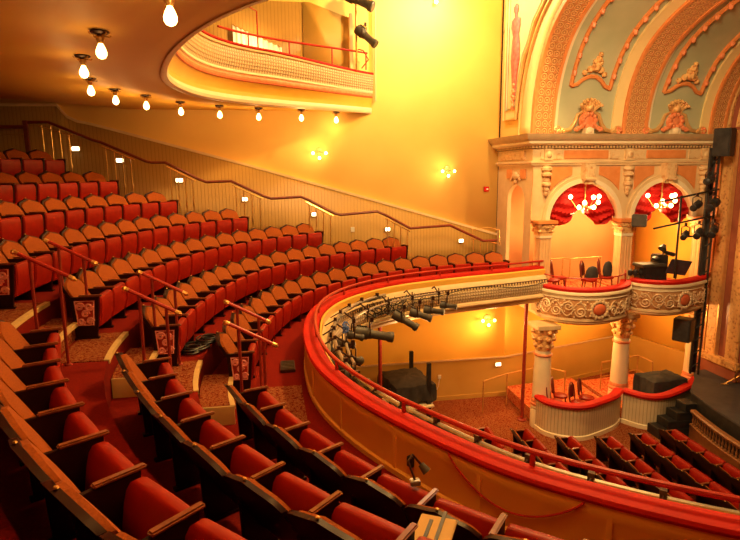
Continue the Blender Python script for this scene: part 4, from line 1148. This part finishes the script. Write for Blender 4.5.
# ================================================================ equipment
def frame_from(d):
    d = Vector(d).normalized(); u = Vector((0,0,1)); a = d.cross(u)
    if a.length < .05: a = Vector((1,0,0))
    a.normalize(); u = a.cross(d); return d, a, u
def spotlight(p, d, L, r, label, group, mt='grey', hang=.32):
    d, a, u = frame_from(d); p = Vector(p)
    t = thing('stage_spotlight', label, 'stage light', tuple(p), group)
    def pt(x, y=0, z=0): return p + d*x + a*y + u*z
    b = MB(); b.tube([pt(-.42*L), pt(-.40*L), pt(-.12*L), pt(-.08*L), pt(.0)], [r*.7, r*1.12, r*1.15, r*.95, r*.9], 12); b.build('lamp_housing', M[mt], t)
    b = MB(); b.tube([pt(-.02*L), pt(.36*L), pt(.40*L), pt(.5*L), pt(.52*L)], [r*.78, r*.80, r*.98, r*1.0, r*.85], 12); b.build('lens_tube', M[mt], t)
    b = MB()
    for k in range(4): b.tube([pt(-.36*L+.06*L*k, 0, r*1.1), pt(-.36*L+.06*L*k, 0, r*1.32)], r*.25, 4)
    b.build('cooling_fin', M['black'], t)
    b = MB(); up = Vector((0,0,1))
    q = [pt(-.05*L, r*1.15), pt(-.05*L, r*1.2)+up*hang*.7, p+up*hang*.85+a*r*.3, p+up*hang*.85-a*r*.3, pt(-.05*L, -r*1.2)+up*hang*.7, pt(-.05*L, -r*1.15)]
    b.tube(q, .014, 5); b.build('yoke', M['darkmetal'], t)
    b = MB(); b.box(tuple(p+up*(hang*.85+.05)), (.07,.05,.1)); b.build('clamp', M['darkmetal'], t, bevel=.006)
    return t
g = 'stage spotlights hung outside the balcony front'
# pipe run for the apex group
ST = [((2.95,12.62,-3.5),(.72,-.35,-.42),.72,.105,'long grey spotlight hung on the balcony front, angled down, left of three together'),
      ((3.4,12.88,-3.46),(.75,-.4,-.22),.6,.10,'grey spotlight hung on the balcony front, middle of three together'),
      ((3.78,13.05,-3.42),(.8,-.4,-.05),.55,.09,'grey spotlight hung on the balcony front, right of three together'),
      ((4.22,13.25,-3.36),(.8,-.4,-.05),.46,.08,'small grey spotlight on the balcony front, furthest right on the far curve'),
      ((1.95,11.35,-3.42),(.93,-.1,-.17),.9,.12,'large grey spotlight pointing right from the cluster at the balcony bend'),
      ((1.35,11.2,-3.55),(.8,-.4,-.1),.42,.075,'short dark spotlight behind the large one at the balcony bend'),
      ((1.1,9.8,-3.55),(.9,-.35,-.25),.5,.085,'grey spotlight low in the cluster beside the near parapet'),
      ((1.25,9.1,-3.5),(.85,-.5,-.3),.55,.09,'grey spotlight nearest the red rail, above the draped table'),
      ((1.0,10.5,-3.45),(.7,-.3,-.5),.4,.08,'dark spotlight tilted down in the middle of the cluster'),
      ((1.35,10.4,-3.66),(.9,-.2,-.1),.42,.075,'dark spotlight lowest in the cluster at the bend'),
      ((.98,8.5,-3.5),(.5,.7,-.35),.42,.08,'dark spotlight turned away beside the parapet, above the pipe'),
      ((1.3,9.6,-3.35),(.7,.5,-.3),.42,.08,'dark spotlight turned sideways near the middle of the cluster'),
      ((1.5,10.9,-3.3),(.9,.2,-.3),.4,.075,'dark spotlight highest in the cluster at the bend')]
for a in ST: spotlight(*a, g)
t = thing('lighting_bar', 'curved steel lighting bar with brackets along the bend of the balcony front', 'pipe', (1.3, 11.5, -3.1))
PC2 = offset(FRONT, -.62, .2); sa = s_where(PC2, lambda p: p.x < 4.3); sb = s_where(PC2, lambda p: p.y < 8.6)
pts = []; s = sa
while s < sb: p, n = at(PC2, s); pts.append((p.x, p.y, -3.12)); s += .2
b = MB(); b.tube(pts, .026, 8); b.build('bar', M['pipe'], t)
s = sa+.15
while s < sb:
    p, n = at(PC2, s); b = MB(); q = [(p.x,p.y,-3.12),(p.x+n.x*.2,p.y+n.y*.2,-2.98),(p.x+n.x*.3,p.y+n.y*.3,-3.05)]
    b.tube(q, .018, 6); b.tube([(p.x,p.y,-2.98),(p.x,p.y,-3.4)], .014, 6); b.box((p.x,p.y,-3.12), (.07,.07,.09)); b.build('bracket', M['darkmetal'], t); s += .85
random.seed(11)
# tangled cables on the bar
for j, (mt, nm, s_a, n_) in enumerate([('black','tangle of black cables draped over the lighting bar at the bend', sa+1.0, 9), ('blue','bright blue coiled cable tied to the lighting bar', sb-2.2, 3), ('grey','loose grey cables looping below the lighting bar', sa+.4, 5)]):
    t = thing('cable_bundle', nm, 'cable', (1.2, 11, -3.3))
    for c in range(n_):
        q = []; s = s_a+random.random()*(1.2 if mt != 'blue' else .15); span = random.uniform(.5,1.4) if mt != 'blue' else .32
        for i in range(20):
            f = i/19; p, n = at(PC2, s+span*f)
            if mt == 'blue': q.append((p.x+.06*math.cos(i*1.1+c), p.y+.05*math.sin(i*1.3), -3.0+.06*math.sin(i*.9+c)))
            else: q.append((p.x+n.x*(.1+.1*math.sin(i*.7+c)), p.y+n.y*(.1+.1*math.cos(i*.6+c)), -3.1-random.uniform(.9,1.1)*.3*math.sin(PI*f)+.03*math.sin(i*2+c)))
        b = MB(); b.tube(q, .012 if mt != 'grey' else .009, 5); b.build('cable', M[mt], t)
# long cable along the far fascia
C4 = offset(FRONT, -.36, .15); q = []
for i in range(26):
    f = i/25; p, n = at(C4, .15+4.6*f); q.append((p.x, p.y, -3.22-.07*math.sin(f*9)))
b = MB(); b.tube(q, .013, 5); tag(b.build('fascia_cable', M['black']), 'thin black cable strung along the beaded far front of the balcony', 'cable')
# upper balcony spots
spotlight((2.62,17.3,4.95), (.72,-.35,-.42), 1.05, .16, 'upper of two dark spotlights by the upper balcony screen', 'spotlights at the upper balcony end')
spotlight((2.85,17.3,3.95), (.62,-.4,-.62), .85, .13, 'lower of two dark spotlights by the upper balcony screen', 'spotlights at the upper balcony end')
t = thing('lamp_pole', 'slim pole carrying two dark spotlights at the upper balcony end', 'pole', (2.6, 17.45, 3.1))
b = MB(); b.tube([(2.6,17.45,3.0),(2.6,17.45,6.4)], .03, 8); b.build('pole', M['brassdull'], t)
b = MB(); b.tube([(2.75,17.45,3.05),(2.95,17.4,3.3),(2.8,17.4,3.55),(2.65,17.45,3.6)], .02, 6); b.build('cable_hook', M['railred'], t)
# box-side lighting tower
t = thing('lighting_tower', 'tall black lighting tower beside the proscenium with long horizontal booms', 'tower', (13.05, 14.9, -6.4))
for x, y in ((12.80,14.98),(12.98,14.86)): b = MB(); b.tube([(x,y,-6.4),(x,y,.55)], .032, 8); b.build('upright', M['black'], t)
b = MB()
for i in range(16): b.tube([(12.80,14.98,-6.2+.42*i),(12.98,14.86,-6.0+.42*i)], .018, 5)
b.build('lacing', M['black'], t)
b = MB(); rows = [[(12.88+.16*f, 15.12-.1*f+.03*math.sin(f*14), z) for f in [i/12 for i in range(13)]] for z in (-6.4,-4,-1,.6)]; b.grid(rows); b.build('black_drape', M['cloth'], t, solid=.02)
for p0, p1 in (((11.1,14.75,-.95),(13.1,14.9,-.62)),((10.9,14.7,-1.72),(12.9,14.9,-1.42)),((12.0,14.8,-2.0),(13.1,14.9,-2.0))):
    b = MB(); b.tube([p0, p1], .028, 8); b.build('boom', M['black'], t)
b = MB(); b.tube([(11.8,14.8,-.78),(11.8,14.8,-3.25)], .03, 8); b.build('drop_pole', M['black'], t)
g = 'black spotlights on the tower by the stage'
for a in [((12.6,14.7,-.35),(-.75,-.5,-.1),.55,.1,'black spotlight highest on the tower, above the upper boom'),
          ((12.2,14.65,-1.08),(-.8,-.5,-.25),.5,.1,'black spotlight at the left of the tower under the upper boom'),
          ((12.7,14.6,-1.05),(-.8,-.5,-.3),.6,.12,'black spotlight at the right of the tower under the upper boom'),
          ((11.95,14.7,-1.95),(-.7,-.6,-.2),.45,.09,'black spotlight leftmost on the lower boom'),
          ((12.35,14.65,-1.9),(-.7,-.6,-.25),.5,.1,'black spotlight in the middle of the lower boom'),
          ((12.8,14.6,-1.85),(-.7,-.6,-.3),.55,.1,'black spotlight on the lower boom next to the tower')]: spotlight(*a, g, 'black')
def speaker(c, d, rz, label, mt='black'):
    t = thing('loudspeaker', label, 'loudspeaker', (c[0], c[1], c[2]-d[2]/2))
    b = MB(); b.box(c, d, rz); b.build('cabinet', M[mt], t, bevel=.02)
    R = Matrix.Translation(c) @ Matrix.Rotation(rz, 4, 'Z')
    b = MB(); b.box((-d[0]/2-.005,0,0), (.02,d[1]*.88,d[2]*.92), 0, R); b.build('grille', M['grey' if mt == 'grey' else 'cloth'], t, bevel=.006)
    b = MB(); b.box((d[0]/2+.05,0,0), (.1,.05,.12), 0, R); b.build('bracket', M['darkmetal'], t)
speaker((12.98,14.72,.74), (.42,.46,.8), .5, 'large black loudspeaker at the cornice beside the proscenium')
speaker((10.6,14.95,-1.5), (.32,.40,.36), .9, 'grey green loudspeaker on the pilaster between the boxes', 'grey')
speaker((12.4,14.95,-4.92), (.45,.5,.72), .6, 'black loudspeaker hung under the stage side box')
# console and music stand in the stage side box
t = thing('equipment_rack', 'black percussion and console equipment behind the cap of the stage side box', 'equipment', (11.2, 15.2, -3.72))
b = MB(); b.box((11.35,15.35,-3.3), (.7,.5,.75)); b.build('case', M['black'], t, bevel=.03)
b = MB(); b.box((11.3,15.3,-2.9), (.85,.5,.1)); b.build('lid', M['grey'], t, bevel=.02)
b = MB(); b.box((11.7,15.4,-3.1), (.35,.4,1.0)); b.build('side_case', M['black'], t, bevel=.03)
b = MB(); b.ball((11.55,15.3,-2.72), .14, 10, (1.3,1,.6)); b.build('drum_pad', M['black'], t)
t = thing('desk_lamp', 'black jointed desk lamp standing above the console in the stage side box', 'lamp', (11.6, 15.3, -2.8))
b = MB(); b.tube([(11.6,15.3,-2.8),(11.78,15.3,-2.5),(11.7,15.25,-2.3)], .022, 6); b.build('arm', M['black'], t)
b = MB(); b.tube([(11.72,15.25,-2.3),(11.62,15.2,-2.42)], [.06,.13], 10); b.build('shade', M['black'], t)
b = MB(); b.tube([(11.7,15.25,-2.5),(12.1,15.3,-2.62)], [.05,.07], 8); b.build('cross_head', M['black'], t)
t = thing('music_stand', 'slate music stand desk leaning behind the red cap of the stage side box', 'music stand', (12.1, 15.15, -3.72))
b = MB(); b.box((0,0,0), (.72,.03,.5), 0, Matrix.Translation((12.15,15.1,-2.98)) @ Matrix.Rotation(.15,4,'Y') @ Matrix.Rotation(.35,4,'X')); b.build('desk', M['music'], t, bevel=.01)
b = MB(); b.tube([(12.15,15.2,-3.72),(12.15,15.15,-3.0)], .02, 6); b.build('pole', M['black'], t)
for i, (x, h) in enumerate(((10.62,.5),(10.8,.38),(10.98,.55))):
    t = thing('microphone_stand', 'small black microphone stand behind the second box cap, '+['nearest the pilaster','in the middle','nearest the console'][i], 'microphone stand', (x, 15.25, -3.72), 'microphone stands in the box')
    b = MB(); b.tube([(x,15.25,-3.7),(x,15.25,-3.3+h*.6)], .015, 6); b.lathe([(.1,0),(.1,.02),(.02,.04)], (x,15.25,-3.72), 12); b.build('stand', M['black'], t)
    b = MB(); b.ball((x,15.25,-3.16+h*.1), .09, 8, (1,1,1.3)); b.build('head', M['black'], t)
# bentwood chairs in the boxes
def make_chair():
    t = thing('box_chair', '', 'chair', (0,0,0), None, True)
    b = MB(); b.lathe([(.02,.43),(.19,.43),(.215,.45),(.21,.49),(.15,.515),(.02,.52)], (0,0,0), 18); b.build('seat', M['seat_red'], t)
    b = MB(); q = [(-.17,-.17,.45),(-.21,-.19,.7),(-.24,-.17,.9),(-.26,-.08,1.0),(-.265,0,1.02),(-.26,.08,1.0),(-.24,.17,.9),(-.21,.19,.7),(-.17,.17,.45)]
    b.tube(q, .02, 6); b.build('back_frame', M['railwood'], t)
    b = MB(); rows = []
    for j in range(5):
        z = .56+.38*j/4; rows.append([(-.20-.05*(z-.5)/.5-.03*(1-f*f), f*.155*(1 if j < 4 else .75), z) for f in (-1,-.5,0,.5,1)])
    b.grid(rows); b.build('back_pad', M['chairdark'], t, solid=.03)
    for sx, sy_ in ((-1,-1),(-1,1),(1,-1),(1,1)):
        b = MB(); b.tube([(sx*.14,sy_*.14,.44),(sx*.19,sy_*.17,0)], [.02,.014], 6); b.build('leg', M['railwood'], t)
    return t
pc = make_chair(); first = True
for x, y, rz, z, lab, gp in [(8.12,15.3,-.75,-3.72,'red and mahogany chair in the first upper box, leftmost by the pilaster','chairs in the first upper box'),
        (8.5,15.6,-.4,-3.72,'red and mahogany chair further back in the first upper box','chairs in the first upper box'),
        (9.2,15.1,-.8,-3.72,'red and mahogany chair with a dark bag in the middle of the first upper box','chairs in the first upper box'),
        (9.95,15.4,-.6,-3.72,'red and mahogany chair in the first upper box, rightmost by the middle pilaster','chairs in the first upper box'),
        (7.98,14.5,-.7,-7.22,'red and mahogany chair in the lower box, leftmost behind the column','chairs in the lower box'),
        (8.35,14.9,-.5,-7.22,'red and mahogany chair in the lower box, second from the left','chairs in the lower box'),
        (8.6,14.3,-.9,-7.22,'red and mahogany chair in the lower box, third from the left and nearest the cap','chairs in the lower box'),
        (9.05,14.6,-.7,-7.22,'red and mahogany chair in the lower box, rightmost of four','chairs in the lower box')]:
    o = pc if first else copy_tree(pc); first = False
    o.location = (x, y, z); o.rotation_euler = (0,0,rz); o['label'] = lab; o['group'] = gp
for x, y, z, s_, lab in [(9.32,15.15,-3.05,.2,'dark bag hung on the middle chair of the first upper box'),(9.93,15.32,-2.95,.15,'dark cap and coat over the rightmost chair back of the first upper box')]:
    b = MB(); b.loft([[(x+s_*r*math.cos(a)*(1+.15*math.sin(3*a)), y+s_*.6*r*math.sin(a), z+h) for a in [2*PI*k/12 for k in range(12)]] for r, h in ((.2,-.3),(.8,-.25),(1,-.1),(.9,.05),(.6,.16),(.15,.2))])
    tag(b.build('bag', M['cloth']), lab, 'bag')
# draped table and posts under the balcony, black cloth in the lower box
def drape(nm, cx, cy, hx, hy, zt, zb, label, rz=0, amp=.05):
    t = thing(nm, label, 'draped table', (cx, cy, zb))
    R = Matrix.Translation((cx,cy,0)) @ Matrix.Rotation(rz,4,'Z'); N = 48
    def per(k, sc):
        f = k/N*4; sd = int(f) % 4; g = f-int(f)
        c = [(-1,-1),(1,-1),(1,1),(-1,1),(-1,-1)]; return Vector(((c[sd][0]*(1-g)+c[sd+1][0]*g)*hx*sc, (c[sd][1]*(1-g)+c[sd+1][1]*g)*hy*sc, 0))
    rings = []
    for sc, z, w in ((.02,zt+.06,0),(.5,zt+.05,.3),(.85,zt+.01,.4),(1.0,zt-.03,.4),(1.05,zt-(zt-zb)*.4,.8),(1.08,zb+.02,1)):
        r = []
        for k in range(N):
            p = per(k, sc); d = p.normalized() if p.length > .01 else Vector()
            r.append(p + d*amp*w*math.sin(k*1.6+z*3) + Vector((0,0,z+.03*w*math.sin(k*.9+sc*7))))
        rings.append(r)
    b = MB(); b.loft(rings, True, False, R); b.build('black_cloth', M['cloth'], t)
    return t
t = drape('draped_table', 3.8, 15.9, .62, .75, -6.2, -6.75, 'equipment table under black cloth below the balcony, between two black posts', .15, .06)
b = MB(); b.box((3.7,15.6,-6.85), (1.3,1.3,.06), .15); b.build('shelf', M['cream'], t, bevel=.01)
for dx, dy in ((-.6,-.6),(.6,-.6),(.6,.6),(-.6,.6)):
    b = MB(); b.tube([(3.75+dx,15.9+dy,-7.6),(3.75+dx,15.9+dy,-6.3)], .03, 6); b.build('leg', M['darkmetal'], t)
for x, y, zt, lab in [(4.2,16.95,-5.75,'short black post behind the draped table under the balcony'),(4.3,15.2,-5.55,'taller black post in front of the draped table under the balcony')]:
    t = thing('black_post', lab, 'post', (x, y, -7.6)); b = MB(); b.box((x,y,(zt-7.6)/2), (.12,.12,zt+7.6)); b.build('upright', M['black'], t, bevel=.01)
    b = MB(); b.box((x,y,-7.57), (.3,.3,.05)); b.build('foot_plate', M['black'], t)
drape('draped_case', 11.75, 14.95, .62, .42, -6.38, -7.1, 'flat equipment case under black cloth in the lower box beside the stage', .1, .04)
for x, y, lab in [(7.28,15.2,'tall thin red pole under the end of the far balcony'),(2.75,14.7,'red pole under the balcony bend behind the spotlights')]:
    t = thing('support_pole', lab, 'pole', (x, y, -7.6)); b = MB(); b.tube([(x,y,-7.6),(x,y,-3.87)], .055, 10); b.build('shaft', M['posts'], t)
    b = MB(); b.lathe([(.13,0),(.13,.03),(.07,.06)], (x,y,-7.6), 12); b.build('base_plate', M['posts'], t)
for x, y, z, sz in [(5.2,17.08,-6.75,.1)]:
    t = thing('wall_outlet', 'pale outlet with hanging cord on the olive dado under the balcony', 'outlet', (x, y, z))
    b = MB(); b.box((x,y,z), (.1,.03,.13)); b.build('plate', M['white'], t, bevel=.005)
    b = MB(); b.tube([(x,y-.03,z),(x-.05,y-.05,z-.3),(x-.2,y-.1,z-.6),(x-.3,y-.2,z-.84)], .01, 5); b.build('cord', M['white'], t)
t = thing('aisle_light', 'small glowing aisle light on the olive dado under the balcony', 'step light', (7.3, 17.08, -6.55))
b = MB(); b.box((7.25,17.1,-6.45), (.22,.04,.14)); b.build('housing', M['brassdull'], t, bevel=.005)
b = MB(); b.box((7.25,17.07,-6.45), (.17,.03,.1)); b.build('lens', M['steplight'], t)
b = MB(); b.box((12.2,18.3,-4.75), (.3,.05,.16), .28); tag(b.build('exit_plate', M['brassdull'], bevel=.01), 'small dull plate on the wall under the first upper box', 'wall plate')

# ================================================================ lights, world, camera
lamp('house_chandelier_light', (6.6, 11.0, 7.6), 4300, .45, (1,.62,.205))
def area(name, loc, tgt, power, size, col=LW, spread=180):
    l = bpy.data.lights.new(name, 'AREA'); l.energy = power; l.size = size; l.color = col; l.spread = math.radians(spread)
    o = bpy.data.objects.new(name, l); o.location = loc; o.rotation_euler = (Vector(tgt)-Vector(loc)).to_track_quat('-Z','Y').to_euler(); COL.objects.link(o)
area('hall_fill_light', (2.0, 5.5, 6.5), (3.5, 11, -3), 600, 3, (1,.55,.2))  # added soft fill over the hall, not a ceiling fitting
for x, y, e in ((-.1,4.9,60),(1.2,3.9,75),(-1.6,3.2,8),(-2.4,4.6,6),(.6,3.0,70)): lamp('ceiling_bulb_light', (x, y, 1.4), e, .07)
area('hall_fill_light', (5.5, 8, 3.6), (10, 15.4, 0), 250, 1.5, (1,.68,.33), 110)  # added fill aimed at the boxes and vault
lamp('under_balcony_fill', (3.5, 14.0, -4.3), 90, .2); lamp('under_balcony_fill', (6.3, 15.4, -4.2), 60, .2)  # added fill where the balcony blocks the light, no fittings
lamp('gallery_fill_light', (-.4, 17.3, 3.9), 50, .1)  # unseen lamp added to overexpose the white curtain
w = bpy.data.worlds.new('World'); SC.world = w; w.use_nodes = True
w.node_tree.nodes['Background'].inputs[0].default_value = (1,.34,.08,1); w.node_tree.nodes['Background'].inputs[1].default_value = .08
cd = bpy.data.cameras.new('Camera'); cam = bpy.data.objects.new('Camera', cd); COL.objects.link(cam); SC.camera = cam
cd.sensor_width = 36; cd.lens = 36*560/740; cd.clip_end = 200; cd.clip_start = .05
th, ps, ro = math.radians(10.0), math.radians(9.6), math.radians(.5)
F = Vector((math.sin(ps)*math.cos(th), math.cos(ps)*math.cos(th), -math.sin(th)))
R0 = Vector((math.cos(ps), -math.sin(ps), 0)); U0 = R0.cross(F)
R1 = R0*math.cos(ro)-U0*math.sin(ro); U1 = U0*math.cos(ro)+R0*math.sin(ro)
cam.matrix_world = Matrix(((R1.x,U1.x,-F.x,0),(R1.y,U1.y,-F.y,0),(R1.z,U1.z,-F.z,0),(0,0,0,1)))
SC.view_settings.view_transform = 'Standard'; SC.view_settings.look = 'None'; SC.view_settings.gamma = 1; SC.view_settings.use_curve_mapping = False
SC.view_settings.exposure = 0
